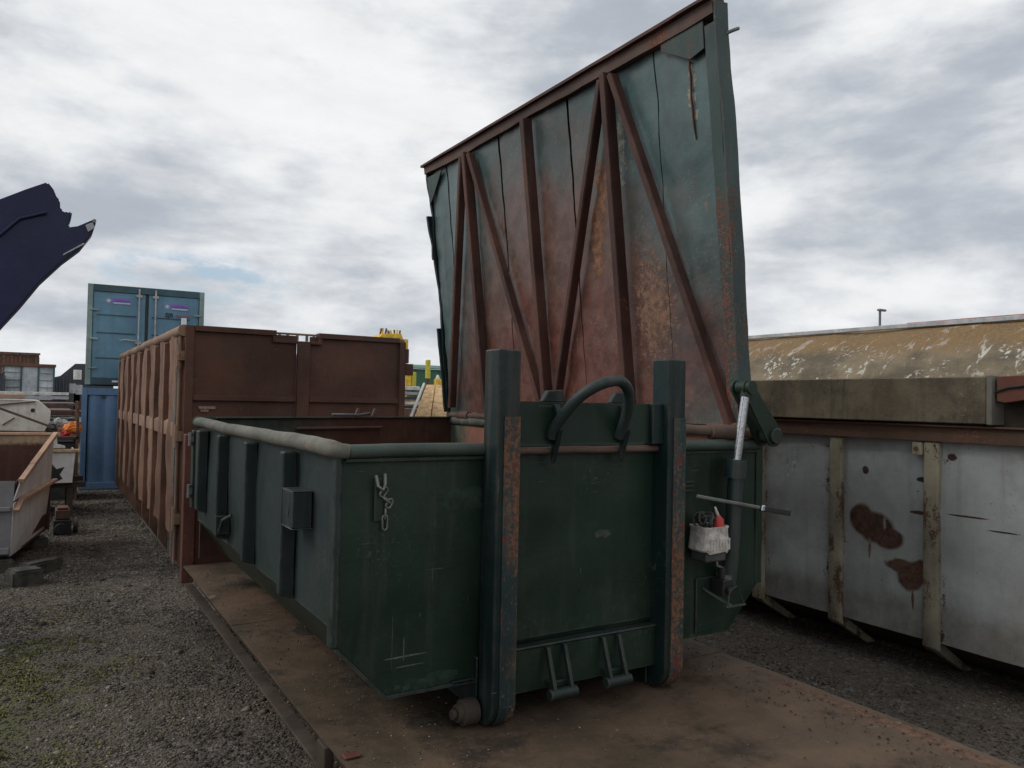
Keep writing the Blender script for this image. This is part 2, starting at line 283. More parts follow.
def stone_mat():
    m, t = newmat('gravel_stone')
    a = t.n('ShaderNodeAttribute', attribute_name='tint').outputs['Color']
    b = t.n('ShaderNodeBsdfPrincipled', {'Base Color': a, 'Roughness': .9}); t.n('ShaderNodeOutputMaterial', {'Surface': b.outputs[0]}); return m
stone_m = stone_mat()

# ------------------------------------------------------------------ object helpers
def thing(name, loc, label, cat, group=None, rz=0.):
    o = bpy.data.objects.new(name, None); COL.objects.link(o); o.location = loc; o.rotation_euler = (0, 0, rz)
    o.empty_display_size = .2; o['label'] = label; o['category'] = cat
    if group: o['group'] = group
    return o
def tag(o, label=None, cat=None, group=None, kind=None):
    for k, v in (('label', label), ('category', cat), ('group', group), ('kind', kind)):
        if v: o[k] = v
    return o
class MB:
    def __init__(s): s.v = []; s.f = []
    def add(s, vs, fs):
        b = len(s.v); s.v += [tuple(x) for x in vs]; s.f += [tuple(b+i for i in f) for f in fs]; return s
    def box(s, a, b):
        (x0, y0, z0), (x1, y1, z1) = a, b
        x0, x1 = sorted((x0, x1)); y0, y1 = sorted((y0, y1)); z0, z1 = sorted((z0, z1))
        return s.add([(x0, y0, z0), (x1, y0, z0), (x1, y1, z0), (x0, y1, z0), (x0, y0, z1), (x1, y0, z1), (x1, y1, z1), (x0, y1, z1)],
                     [(0, 3, 2, 1), (4, 5, 6, 7), (0, 1, 5, 4), (1, 2, 6, 5), (2, 3, 7, 6), (3, 0, 4, 7)])
    def prism(s, poly, d):
        """closed 3-D polygon extruded by vector d"""
        n = len(poly); P = [Vector(p) for p in poly]; d = Vector(d); Q = [p+d for p in P]
        nrm = sum(((P[i]-P[0]).cross(P[(i+1) % n]-P[0]) for i in range(1, n)), Vector())
        f0 = tuple(range(n)); f1 = tuple(range(n, 2*n))
        sd_ = [(i, (i+1) % n, (i+1) % n+n, i+n) for i in range(n)]
        if nrm.dot(d) > 0: fs = [f0[::-1], f1]+sd_
        else: fs = [f0, f1[::-1]]+[q[::-1] for q in sd_]
        return s.add(P+Q, fs)
    def bar(s, a, b, wdt, hgt, up=(0, 0, 1)):
        a, b = Vector(a), Vector(b); d = (b-a).normalized(); u = Vector(up); sde = d.cross(u).normalized(); u = sde.cross(d)
        poly = [a-sde*wdt/2-u*hgt/2, a+sde*wdt/2-u*hgt/2, a+sde*wdt/2+u*hgt/2, a-sde*wdt/2+u*hgt/2]
        return s.prism(poly, b-a)
    def tube(s, path, r, n=12, closed=False):
        P = [Vector(p) for p in path]; N = len(P); rr = r if isinstance(r, (list, tuple)) else [r]*N
        ref = None; vs = []; fs = []
        for i in range(N):
            a = P[i-1] if (i > 0 or closed) else P[i]; b = P[(i+1) % N] if (i < N-1 or closed) else P[i]
            d = (b-a).normalized()
            if ref is None: ref = d.orthogonal().normalized()
            ref = (ref-d*ref.dot(d)).normalized(); q = d.cross(ref)
            for k in range(n):
                an = 2*PI*k/n; vs.append(P[i]+(ref*math.cos(an)+q*math.sin(an))*rr[i])
        for i in range(N if closed else N-1):
            j = (i+1) % N
            for k in range(n): fs.append((i*n+k, i*n+(k+1) % n, j*n+(k+1) % n, j*n+k))
        if not closed: fs.append(tuple(range(n))[::-1]); fs.append(tuple((N-1)*n+k for k in range(n)))
        return s.add(vs, fs)
    def sheet(s, o, eu, ev, nrm, nu, nv, th, fn):
        """plate with real unevenness; fn(u,v)-> offset along the normal (m), u,v in metres"""
        o, eu, ev, nrm = map(Vector, (o, eu, ev, nrm)); nrm.normalize(); lu, lv = eu.length, ev.length
        vs = []; fs = []
        for side in (0, 1):
            for j in range(nv+1):
                for i in range(nu+1):
                    a, b = i/nu, j/nv; vs.append(o+eu*a+ev*b+nrm*(fn(a*lu, b*lv)-(th if side else 0)))
        K = (nu+1)*(nv+1); flip = eu.cross(ev).dot(nrm) < 0
        for j in range(nv):
            for i in range(nu):
                q = (j*(nu+1)+i, j*(nu+1)+i+1, (j+1)*(nu+1)+i+1, (j+1)*(nu+1)+i); q2 = tuple(K+x for x in q)
                fs.append(q[::-1] if flip else q); fs.append(q2 if flip else q2[::-1])
        ring = [i for i in range(nu+1)]+[j*(nu+1)+nu for j in range(1, nv+1)]+[nv*(nu+1)+i for i in range(nu-1, -1, -1)]+[j*(nu+1) for j in range(nv-1, 0, -1)]
        for k in range(len(ring)):
            a, b = ring[k], ring[(k+1) % len(ring)]; q = (b, a, a+K, b+K); fs.append(q[::-1] if flip else q)
        return s.add(vs, fs)
    def build(s, name, mat, parent=None, bevel=0., seg=1, smooth=35, origin=None):
        me = bpy.data.meshes.new(name); off = Vector((0, 0, 0))
        if parent is not None: off = root_of(parent)
        if origin is not None: off = Vector(origin)
        me.from_pydata([tuple(Vector(v)-off) for v in s.v], [], s.f); me.update()
        if bevel:
            bm = bmesh.new(); bm.from_mesh(me)
            es = [e for e in bm.edges if len(e.link_faces) == 2 and e.calc_face_angle(0) > .6]
            bmesh.ops.bevel(bm, geom=es, offset=bevel, segments=seg, affect='EDGES', clamp_overlap=True)
            bm.to_mesh(me); bm.free()
        if smooth:
            me.polygons.foreach_set('use_smooth', [True]*len(me.polygons)); me.set_sharp_from_angle(angle=math.radians(smooth))
        me.materials.append(mat)
        o = bpy.data.objects.new(name, me); COL.objects.link(o)
        if parent is not None: o.parent = parent
        if origin is not None: o.location = origin
        return o
def root_of(o):
    v = Vector(o.location)
    while o.parent: o = o.parent; v += Vector(o.location)
    return v
def part(name, mat, parent, mb, bevel=.004, **k): return mb.build(name, mat, parent, bevel=bevel, **k)
def copy_tree(o, parent=None, loc=None, rz=None):
    c = o.copy(); COL.objects.link(c); c.parent = parent
    for ch in o.children: copy_tree(ch, c)
    if loc is not None: c.location = loc
    if rz is not None: c.rotation_euler = (0, 0, rz)
    return c
def dup(o, d, parent=None):
    c = o.copy(); COL.objects.link(c); c.location = Vector(o.location)+Vector(d)
    if parent is not None: c.parent = parent
    return c
def nz(x, y, z=0., s=1.): return mnoise.fractal(Vector((x*s, y*s, z)), .9, 2.1, 4)

# ------------------------------------------------------------------ ground
def ground():
    def axis(lo, hi, dl, dh, far):
        a = list(np.arange(lo, hi, .12)); k = .3
        x = hi
        while x < far: a.append(x); x += k; k *= 1.35
        a.append(far); x = lo; k = .3; b = []
        while x > -far: x -= k; b.append(max(x, -far)); k *= 1.35
        return sorted(set(b+a))
    xs = axis(-3, 5.2, 0, 0, 500); ys = axis(-2, 9, 0, 0, 600)
    vs = []; 
    for y in ys:
        for x in xs:
            d = math.hypot(x-1, y-2); am = .02 if d < 20 else .05
            h = nz(x, y, 3.3, .8)*am - .012
            vs.append((x, y, h))
    n = len(xs); fs = [(j*n+i, j*n+i+1, (j+1)*n+i+1, (j+1)*n+i) for j in range(len(ys)-1) for i in range(n-1)]
    mb = MB(); mb.v = vs; mb.f = fs
    o = mb.build('ground', ground_m, None, smooth=180); o['kind'] = 'structure'; return o
ground()
def gh(x, y): return nz(x, y, 3.3, .8)*.02-.012

def scatter_stones(name, areas, label):
    V = []; C = []
    base = np.array([(1, 0, 0), (-1, 0, 0), (0, 1, 0), (0, -1, 0), (0, 0, 1), (0, 0, -1)], float)
    tri = np.array([(0, 2, 4), (2, 1, 4), (1, 3, 4), (3, 0, 4), (2, 0, 5), (1, 2, 5), (3, 1, 5), (0, 3, 5)])
    for (x0, x1, y0, y1, n, s0, s1) in areas:
        X = np.random.uniform(x0, x1, n); Y = np.random.uniform(y0, y1, n)
        sz = s0+(s1-s0)*np.random.rand(n)**3.2
        z = np.array([gh(a, b) for a, b in zip(X, Y)])
        P = base[None]*(1+.5*(np.random.rand(n, 6, 3)-.5)); P = P*sz[:, None, None]*np.array([1, .8, .55])+np.random.randn(n, 6, 3)*sz[:, None, None]*.16
        th = np.random.rand(n)*2*PI; c, s_ = np.cos(th), np.sin(th)
        x = P[..., 0]*c[:, None]-P[..., 1]*s_[:, None]; y = P[..., 0]*s_[:, None]+P[..., 1]*c[:, None]
        Q = np.stack([x+X[:, None], y+Y[:, None], P[..., 2]+(z+sz*.12)[:, None]], -1)
        lf = np.array([nz(a, b, 17., 1.1) for a, b in zip(X, Y)]); g = (np.random.rand(n)**1.6*.12+.026)*np.clip(.9+1.7*lf, .4, 1.4); g = np.where(np.random.rand(n) < .02, g+.16, g)
        wm = np.random.uniform(.66, .92, n)
        col = np.stack([g*1.06, g*(.88+.05*wm), g*wm*.90, np.ones(n)], -1)
        V.append(Q.reshape(-1, 3)); C.append(np.repeat(col, 6, 0))
    V = np.concatenate(V); C = np.concatenate(C); n = len(V)//6
    Fc = (tri[None]+np.arange(n)[:, None, None]*6).reshape(-1, 3)
    me = bpy.data.meshes.new(name); me.vertices.add(len(V)); me.vertices.foreach_set('co', V.ravel())
    me.loops.add(len(Fc)*3); me.loops.foreach_set('vertex_index', Fc.ravel().astype(np.int32))
    me.polygons.add(len(Fc)); me.polygons.foreach_set('loop_start', np.arange(0, len(Fc)*3, 3)); me.update()
    at = me.attributes.new('tint', 'FLOAT_COLOR', 'POINT'); at.data.foreach_set('color', C.ravel())
    me.materials.append(stone_m); o = bpy.data.objects.new(name, me); COL.objects.link(o)
    return tag(o, label, 'gravel', kind='stuff')
scatter_stones('gravel', [(-1.9, .40, .6, 6.2, 84000, .003, .013), (-1.9, .3, 5.6, 8.5, 26000, .004, .017), (-1.9, .3, 8.3, 13.5, 16000, .006, .024), (2.22, 4.9, -1.6, 4.2, 52000, .003, .0125), (-3.4, -1.6, 0, 9, 6000, .006, .025), (-1.7, .3, .8, 9, 700, .012, .038), (2.4, 4.6, -1, 3, 200, .012, .03)],
               'grey loose gravel and crushed stone covering the yard')
def deck_grit():
    before = gh
    globals()['gh'] = lambda a, b: DZ0+.006
    scatter_stones('deck_grit', [(.08, 2.2, -2., 3.6, 1500, .0025, .008), (.05, .5, -.5, 3.6, 700, .0025, .007), (1.9, 2.22, -2, 1.5, 900, .0025, .009)], 'fine grit and small crumbs strewn over the rusty deck')
    globals()['gh'] = before
DZ0 = .45
deck_grit()
# moss cushions among the stones
def moss():
    mb = MB()
    for k in range(4200):
        a, b = random.gauss(-1.0, .33), random.gauss(2.7, .9)
        if nz(a, b, 9.1, 2.2) < .02: continue
        h = gh(a, b); r = random.uniform(.008, .022)
        for q in range(4):
            an = random.random()*2*PI; d = Vector((math.cos(an), math.sin(an), 0)); e = Vector((-d.y, d.x, 0))
            c = Vector((a, b, h))+d*r*.5
            mb.add([c-e*r*.4, c+e*r*.4, c+d*r*.5+Vector((0, 0, r*random.uniform(.4, .9)))], [(0, 1, 2)])
    mm = plain('moss_green', (.070, .074, .016), .3, .95, sc=30, c2=(.13, .13, .032))
    tag(mb.build('moss', mm, None, smooth=0), 'yellow green moss creeping through the gravel at lower left', 'moss', kind='stuff')
moss()

# ------------------------------------------------------------------ flat rack under the green bin
R0 = Vector((1.15, .5, 0)); DZ = .45
rack = thing('flat_rack', R0, 'rusty steel flat rack with bare deck carrying the green hooklift bin', 'flat rack')
ysp = [-3.3, -1.75, .17, 1.9, 3.74]
for i in range(4):
    y0, y1 = ysp[i]+.003, ysp[i+1]-.003
    fn = lambda u, v, i=i: nz(u, v, i*3.1, 1.1)*.010
    mb = MB().sheet((.03, y0, DZ), (2.24, 0, 0), (0, y1-y0, 0), (0, 0, 1), 40, 30, .012, fn)
    part('deck_plate', deck_m, rack, mb, bevel=0)
for (x, s) in ((.05, 1), (2.25, -1)):
    mb = MB().box((x-.01, -3.28, .425), (x+.07*s, 3.73, .437)).box((x+.22*s, -3.28, .27), (x+.235*s, 3.73, .424)).box((x-.01*s, -3.28, .285), (x+.055*s, 3.73, .30)).box((x+.10*s, -3.28, .255), (x+.13*s, 3.73, .27))
    part('side_beam', beam_m, rack, mb, bevel=.002)
for x in (.62, 1.68):
    part('runner', beam_m, rack, MB().box((x-.06, -3.2, .0), (x+.06, 3.7, .284)))
for k in range(9):
    y = -2.9+k*.78; part('cross_member', beam_m, rack, MB().box((.12, y, .33), (2.18, y+.06, .422)), bevel=.002)
for y in (.17,):
    part('lashing_stub', beam_m, rack, MB().box((.012, y-.07, .29), (.05, y+.03, .44)))
part('corner_lug', redpost, rack, MB().box((.035, -.07, .455), (.10, -.03, .466)))
for x in (.02, 2.2):
    part('headboard_post', redpost, rack, MB().box((x, 3.76, .30), (x+.09, 3.86, 1.49)))
part('headboard_panel', brown, rack, MB().sheet((.115, 3.79, .4), (2.08, 0, 0), (0, 0, 1.03), (0, -1, 0), 16, 8, .01, lambda u, v: nz(u, v, 1, 1.3)*.012), bevel=0)
part('headboard_rail', redpost, rack, MB().box((.115, 3.765, 1.435), (2.195, 3.85, 1.485)))

# ------------------------------------------------------------------ green hooklift bin
B0 = Vector((1.175, 1.7, DZ)); WB = 2.35
LL, LR = 2.98, 3.66                       # rear corner on either side
bin_ = thing('hooklift_bin', B0, 'dark green hooklift bin with its rusty ribbed lid swung wide open', 'skip bin')
ZT, ZC, ZB, IN = 1.60, .86, .635, .216
# front wall plate
def fw(x, z): return nz(x, z, 5.5, 1.1)*.02+nz(x, z, 1.5, 4)*.003
prof = [(0, ZC), (IN, ZB), (WB-IN, ZB), (WB, ZC), (WB, ZT), (0, ZT)]
def front_plate():
    mb = MB(); nx, nzv = 40, 22; vs = []; fs = []
    for s_ in (0, 1):
        for j in range(nzv+1):
            z = ZB+(ZT-ZB)*j/nzv
            xin = max(0., (ZC-z)/(ZC-ZB)*IN)
            for i in range(nx+1):
                x = xin+(WB-2*xin)*i/nx; e = 1 if 0 < i < nx else 0
                vs.append((x, (.008 if s_ else 0)-fw(x, z)*e, z))
    K = (nx+1)*(nzv+1)
    for j in range(nzv):
        for i in range(nx):
            q = (j*(nx+1)+i, j*(nx+1)+i+1, (j+1)*(nx+1)+i+1, (j+1)*(nx+1)+i); fs.append(q); fs.append(tuple(K+x for x in q[::-1]))
    ring = list(range(nx+1))+[j*(nx+1)+nx for j in range(1, nzv+1)]+[nzv*(nx+1)+i for i in range(nx-1, -1, -1)]+[j*(nx+1) for j in range(nzv-1, 0, -1)]
    for k in range(len(ring)): a, b = ring[k], ring[(k+1) % len(ring)]; fs.append((b, a, a+K, b+K))
    return mb.add(vs, fs)
part('front_wall', green, bin_, front_plate(), bevel=0)
# left wall (skin, lit from outside) with the lower chamfer
part('side_wall', green_side, bin_, MB().sheet((-.004, .012, .93), (0, LL-.012, 0), (0, 0, ZT-.93), (-1, 0, 0), 36, 10, .008, lambda u, v: nz(u, v, 2.2, 1.4)*.014), bevel=0)
part('chamfer_plate', green, bin_, MB().prism([(0, .012, .925), (IN, .012, ZB), (IN+.01, .012, ZB+.01), (.01, .012, .93)], (0, LL-.02, 0)), bevel=0)
part('chamfer_plate', green, bin_, MB().prism([(WB, .012, .925), (WB-IN, .012, ZB), (WB-IN-.01, .012, ZB+.01), (WB-.01, .012, .93)], (0, LR-.02, 0)), bevel=0)
part('side_wall', inner_side, bin_, MB().sheet((WB-.012, .012, .93), (0, LR-.02, 0), (0, 0, ZT-.93), (-1, 0, 0), 30, 8, .008, lambda u, v: nz(u, v, 7.2, 1.4)*.01), bevel=0)
part('floor', inner, bin_, MB().prism([(IN, .012, ZB), (WB-IN, .012, ZB), (WB-IN, LR-.02, ZB), (IN, LL-.02, ZB)], (0, 0, .012)), bevel=0)
rd = Vector((WB-.03, LR-LL, 0)); rn = Vector((LR-LL, -WB, 0)).normalized()
part('rear_wall', inner, bin_, MB().sheet((.015, LL-.02, ZB+.02), rd, (0, 0, 1.0), rn, 30, 10, .01, lambda u, v: nz(u, v, 12, 1.5)*.01), bevel=0)
def rp(x, dn=0., z=0.):      # point on the rear wall
    p = Vector((.015, LL-.02, 0))+rd*((x-.015)/rd.x)+rn*dn; p.z = z; return p
part('rear_ledge', ledge_m, bin_, MB().bar(rp(.72, .03, 1.565), rp(1.52, .03, 1.565), .035, .02))
part('rear_top_lip', green, bin_, MB().bar(rp(.1, .0, 1.645), rp(2.33, .0, 1.645), .05, .014))
for x in (1.28, 1.45): part('latch_stub', ledge_m, bin_, MB().bar(rp(x, 0, 1.65), rp(x+.03, 0, 1.65+.07), .03, .02, (0, 1, 0)))
part('latch_bar', galv, bin_, MB().tube([rp(1.05, .01, 1.672), rp(1.3, .01, 1.668), rp(1.42, .01, 1.68)], .012, 8))
# corner strip at front left and right
part('corner_strip', green_side, bin_, MB().box((-.013, -.004, ZC), (-.0045, .035, ZT)).box((-.013, -.014, ZC), (.014, -.005, ZT)))
part('corner_strip', green, bin_, MB().box((WB-.03, -.014, ZC), (WB+.02, -.004, ZT)))
def weld(p0, p1, r=.004, seed=0):
    n = max(8, int((Vector(p1)-Vector(p0)).length/.012)); return MB().tube([Vector(p0).lerp(Vector(p1), i/n)+Vector((nz(i*.7, seed)*.002, 0, nz(i*.5, seed, 3)*.002)) for i in range(n+1)], [r*(1+.35*(i % 2)) for i in range(n+1)], 6)
part('weld_bead', rib_shade_green, bin_, weld((.014, -.006, .87), (.014, -.006, 1.56)), bevel=0)
part('weld_bead', rib_shade_green, bin_, weld((.02, -.008, 1.563), (.63, -.008, 1.563), .004, 4), bevel=0)
part('weld_bead', rib_shade_green, bin_, weld((1.70, -.006, .66), (1.70, -.006, 1.56), .004, 7), bevel=0)
part('bottom_edge', rib_shade_green, bin_, MB().bar((.01, -.006, .85), (IN, -.006, .633), .012, .012, (0, 1, 0)), bevel=0)
part('bottom_edge', rib_shade_green, bin_, MB().box((IN, -.012, .628), (.625, -.002, .64)), bevel=0)
# top rails
def wob(p0, p1, n, a=.004, seed=0):
    p0, p1 = Vector(p0), Vector(p1); out = []
    for i in range(n+1):
        t = i/n; q = p0.lerp(p1, t); q.z += nz(t*4, seed, 0)*a*2; q.x += nz(t*5, seed+3, 1)*a; out.append(q)
    return out
part('top_rail', greenw, bin_, MB().tube(wob((-.012, LL+.02, 1.612), (-.012, .05, 1.612), 30, .005)+[Vector((-.011, .02, 1.611)), Vector((-.004, .0, 1.609)), Vector((.012, -.009, 1.606)), Vector((.04, -.010, 1.604))], [.035]*31+[.035, .033, .030, .028], 16), bevel=0, smooth=50)
part('front_top_rail', paint('front_rail_green', (.05, .07, .06), rust=(.10, .07, .05), amt=.3, rscale=6, rough=.55, dirtamt=.3), bin_, MB().tube(wob((.042, -.010, 1.604), (WB-.02, -.010, 1.604), 30, .003, 5), .027, 14), bevel=0, smooth=50)
part('front_rail_lip', green, bin_, MB().box((.03, -.02, 1.562), (WB-.03, -.008, 1.576)), bevel=.002)
part('right_top_rail', greenw, bin_, MB().tube([(WB, .03, 1.612), (WB, LR, 1.615)], .04, 14), bevel=0)
part('rear_corner_cap', greenw, bin_, MB().tube([(-.012, LL+.018, 1.615), (-.012, LL+.03, 1.615)], [.045, .03], 14), bevel=0)
# outside ribs, left: folded channels
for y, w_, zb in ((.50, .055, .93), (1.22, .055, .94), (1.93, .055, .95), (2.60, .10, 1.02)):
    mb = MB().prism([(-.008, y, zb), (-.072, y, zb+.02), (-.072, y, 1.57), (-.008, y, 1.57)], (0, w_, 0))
    part('rib', rib_shade_green, bin_, mb, bevel=.006)
part('rear_hinge_plate', green_side, bin_, MB().box((-.06, LL-.10, 1.02), (-.008, LL-.02, 1.56)))
for z in (1.14, 1.50): part('door_hinge', galv, bin_, MB().tube([(-.078, LL-.10, z-.045), (-.078, LL-.10, z+.045)], .016, 10).box((-.08, LL-.12, z-.02), (-.06, LL-.03, z+.02)), bevel=0)
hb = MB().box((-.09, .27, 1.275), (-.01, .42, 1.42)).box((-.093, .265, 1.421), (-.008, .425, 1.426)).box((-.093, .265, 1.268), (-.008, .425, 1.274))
part('lug_box', rib_shade_green, bin_, hb)
part('lug_hole', black, bin_, MB().tube([(-.0895, .34, 1.35), (-.092, .34, 1.35)], .024, 12).box((-.0923, .325, 1.315), (-.0895, .352, 1.35)), bevel=0)
part('rib_bracket', green_side, bin_, MB().box((-.085, 1.86, 1.0), (-.010, 1.93, 1.10)).tube([(-.07, 1.84, 1.02), (-.06, 1.80, 1.09), (-.02, 1.76, 1.12)], .010, 8), bevel=0)
part('rib_slot', black, bin_, MB().box((-.0735, 1.945, 1.33), (-.071, 1.97, 1.41)), bevel=0)
for x, yy in ((.30, LL), (2.05, LR)):
    pass
# underframe runners
for x in (.66, 1.60):
    part('runner', post_m, bin_, MB().box((x, -.02, DZ+.03), (x+.09, LR-.2, ZB-.004)))
# guide posts at the front with curved feet
for x in (.628, 1.566):
    fy = -.138; w_ = .108
    n = 10; foot = [(x, fy, 2.025), (x, fy, DZ+.12)]
    for k in range(1, n+1):
        a = PI/2*k/n; foot.append((x, fy+.10*(1-math.cos(a)), DZ+.12-.112*math.sin(a)))
    foot += [(x, -.0165, DZ+.008), (x, -.0165, 2.025)]
    gp = part('guide_post', post_m, bin_, MB().prism(foot, (w_, 0, 0)), bevel=.006)
    st = MB(); n2 = 30
    out = [(x+.030, fy-.006, 1.745)]+[(x+.030, fy-.006, 1.745-k*(1.745-DZ-.12)/n2) for k in range(1, n2+1)]
    for k in range(1, n+1):
        a = PI/2*k/n; out.append((x+.030, fy-.006+.104*(1-math.cos(a)), DZ+.12-.116*math.sin(a)))
    inn = [(x+.030, min(p[1]+.006, -.02), p[2]) for p in out][::-1]
    part('wear_strip', strip_m, gp, st.prism(out+inn, (w_-.032, 0, 0)), bevel=.002)
    rl = MB().tube([(x-.105, -.02, DZ+.066), (x-.085, -.02, DZ+.066), (x-.08, -.02, DZ+.066), (x-.012, -.02, DZ+.066)], [.036, .038, .053, .053], 20).tube([(x-.125, -.02, DZ+.066), (x-.106, -.02, DZ+.066)], .022, 12)
    part('roller', beam_m, gp, rl, bevel=.003) if x < 1 else None
    part('foot_web', post_m, gp, MB().box((x-.008, -.015, DZ+.01), (x+.002, .14, DZ+.28)).box((x-.12, -.012, DZ+.182), (x-.010, .13, DZ+.196)))
# plates between the posts
HP = (.739, 1.577)
part('hook_plate', green, bin_, MB().sheet((HP[0], -.075, 1.625), (HP[1]-HP[0], 0, 0), (0, 0, .185), (0, -1, 0), 14, 6, .014, lambda u, v: nz(u, v, 3, 2)*.004), bevel=0)
part('hook_plate_side', post_m, bin_, MB().box((1.50, -.1, 1.62), (1.576, -.03, 1.812)))
part('mid_bar', ledge_m, bin_, MB().tube(wob((HP[0], -.055, 1.597), (HP[1], -.055, 1.597), 20, .002, 2), .016, 12), bevel=0)
part('inner_panel', green, bin_, MB().sheet((HP[0], -.028, .78), (HP[1]-HP[0], 0, 0), (0, 0, .80), (0, -1, 0), 20, 20, .008, lambda u, v: nz(u, v, 8, 1.6)*.014+nz(u, v, 3, 4)*.003), bevel=0)
part('lower_ledge', green_side, bin_, MB().box((HP[0], -.068, .746), (HP[1], -.012, .756)))
part('lower_plate', green, bin_, MB().box((HP[0], -.06, .56), (HP[1], -.02, .744)))
# hook bail
def arch():
    return [p+Vector((-.022, 0, -.008)) for p in arch0()]
def arch0():
    a0 = Vector((.95, -.085, 1.66)); b0 = Vector((1.33, -.085, 1.66))
    pts = [a0, Vector((.953, -.10, 1.70)), Vector((.975, -.145, 1.765)), Vector((1.005, -.195, 1.83)), Vector((1.045, -.23, 1.872)), Vector((1.09, -.25, 1.898)), Vector((1.14, -.255, 1.912)),
           Vector((1.195, -.25, 1.915)), Vector((1.245, -.235, 1.89)), Vector((1.285, -.205, 1.845)), Vector((1.315, -.16, 1.78)), Vector((1.328, -.11, 1.705)), b0]
    out = []
    for i in range(len(pts)-1):
        p0, p1, p2, p3 = pts[max(i-1, 0)], pts[i], pts[i+1], pts[min(i+2, len(pts)-1)]
        for k in range(4):
            t = k/4; out.append(.5*((2*p1)+(-p0+p2)*t+(2*p0-5*p1+4*p2-p3)*t*t+(-p0+3*p1-3*p2+p3)*t**3))
    return out+[b0]
hookm = paint('hook_bar_worn', (.022, .035, .034), rust=(.13, .07, .05), amt=.45, rscale=3, rough=.5, dirtamt=.2)
part('hook_bar', hookm, bin_, MB().tube(arch(), .0245, 16), bevel=0, smooth=60)
for x in (.95, 1.33):
    part('hook_gusset', post_m, bin_, MB().prism([(x-.012, -.072, 1.64), (x-.012, -.125, 1.74), (x-.012, -.10, 1.80), (x-.012, -.072, 1.80)], (.024, 0, 0)).prism([(x-.012, -.0725, 1.64), (x-.012, -.13, 1.69), (x-.012, -.0725, 1.53)], (.024, 0, 0)), bevel=.002)
    part('top_gusset', post_m, bin_, MB().prism([(x-.05, -.055, 1.81), (x-.02, -.055, 1.86), (x+.06, -.055, 1.865), (x+.085, -.055, 1.81)], (0, .03, 0)))
# front lower hold-down brackets
for x in (.93, 1.235):
    for dx in (0, .09):
        part('bracket_plate', green_side, bin_, MB().prism([(x+dx, -.062, .745), (x+dx, -.085, .745), (x+dx+.005, -.145, .555), (x+dx+.005, -.115, .545)], (.017, 0, 0)), bevel=.002)
    part('bracket_tube', green_side, bin_, MB().tube([(x-.012, -.125, .555), (x+.13, -.125, .555)], .024, 14), bevel=.003)
    part('bracket_back', green, bin_, MB().box((x+.01, -.10, .56), (x+.11, -.062, .60)))
# latch with chain on the front wall
lx = .155
part('latch_plate', green, bin_, MB().box((lx-.01, -.026, 1.33), (lx+.028, -.016, 1.50)))
part('latch_hook', galv, bin_, MB().tube([(lx-.008, -.03, 1.51), (lx-.004, -.045, 1.47), (lx+.014, -.05, 1.455), (lx+.026, -.042, 1.475), (lx+.03, -.028, 1.515)], .007, 8), bevel=0)
def link(c, rot, L=.03, r=.015, t=.0045):
    pts = []
    for k in range(16):
        a = 2*PI*k/16; p = Vector((math.cos(a)*r, 0, math.sin(a)*r+(L-r)*(1 if math.sin(a) > 0 else -1)))
        pts.append(rot @ p+Vector(c))
    return MB().tube(pts, t, 6, True)
for k, (c, a, b, L) in enumerate((((lx+.03, -.045, 1.445), .7, .2, .024), ((lx+.045, -.048, 1.415), -.9, 1.2, .022), ((lx+.058, -.048, 1.40), .5, .1, .022), ((lx+.042, -.04, 1.36), 0, 1.3, .024), ((lx+.043, -.036, 1.325), 0, .15, .034))):
    part('chain_link', galv, bin_, link((lx+(c[0]-lx)*.8, c[1]+.01, c[2]), Matrix.Rotation(a, 3, 'Y') @ Matrix.Rotation(b, 3, 'Z'), L*.85, .011), bevel=0, smooth=80)
# right-hand front: access panel, hose stub, louvres
part('access_panel', green, bin_, MB().prism([(1.885, -.016, .66), (2.10, -.016, .66), (2.20, -.016, .80), (2.20, -.016, .925), (1.885, -.016, .925)], (0, .009, 0)), bevel=.003)
part('access_frame', green_side, bin_, MB().box((1.878, -.02, .655), (1.884, -.012, .93)).box((1.885, -.02, .926), (2.2, -.012, .932)), bevel=.001)
pump = MB().box((1.975, -.11, .85), (2.05, -.02, .93)).tube([(2.01, -.07, .93), (2.01, -.07, .98)], .022, 12).tube([(2.01, -.112, .88), (2.01, -.13, .88)], .02, 12)
part('pump_block', black, bin_, pump)
part('pump_bracket', green_side, bin_, MB().prism([(1.915, -.02, .885), (1.92, -.02, .872), (1.99, -.14, .80), (2.0, -.14, .815)], (.012, 0, 0)).box((1.96, -.15, .80), (2.10, -.12, .812)).prism([(1.97, -.145, .812), (1.985, -.145, .89), (2.04, -.145, .91), (2.095, -.145, .812), (2.082, -.145, .812), (2.035, -.145, .897), (1.993, -.145, .88), (1.982, -.145, .812)], (0, .01, 0)))
part('pump_valve', steel, bin_, MB().tube([(1.965, -.07, 1.03), (1.967, -.07, 1.0), (2.01, -.07, .985)], .010, 10), bevel=0)
part('hydraulic_hose', black, bin_, MB().tube([(2.01, -.07, .98), (2.04, -.09, .96), (2.07, -.08, .98), (2.06, -.05, 1.02)], .010, 8), bevel=0)
for k in range(3): part('louvre', green_side, bin_, MB().box((1.78, -.018, 1.375+k*.022), (1.86, -.006, 1.381+k*.022)), bevel=.001)
# pump lever sticking out past the side
lev = part('pump_lever', galv, bin_, MB().bar((1.77, -.12, 1.365), (2.19, -.15, 1.289), .012, .018))
part('lever_grip', black, lev, MB().bar((2.215, -.152, 1.2845), (2.40, -.165, 1.252), .026, .03))
part('lever_collar', steel, lev, MB().bar((2.191, -.15, 1.2888), (2.214, -.152, 1.2847), .030, .031))
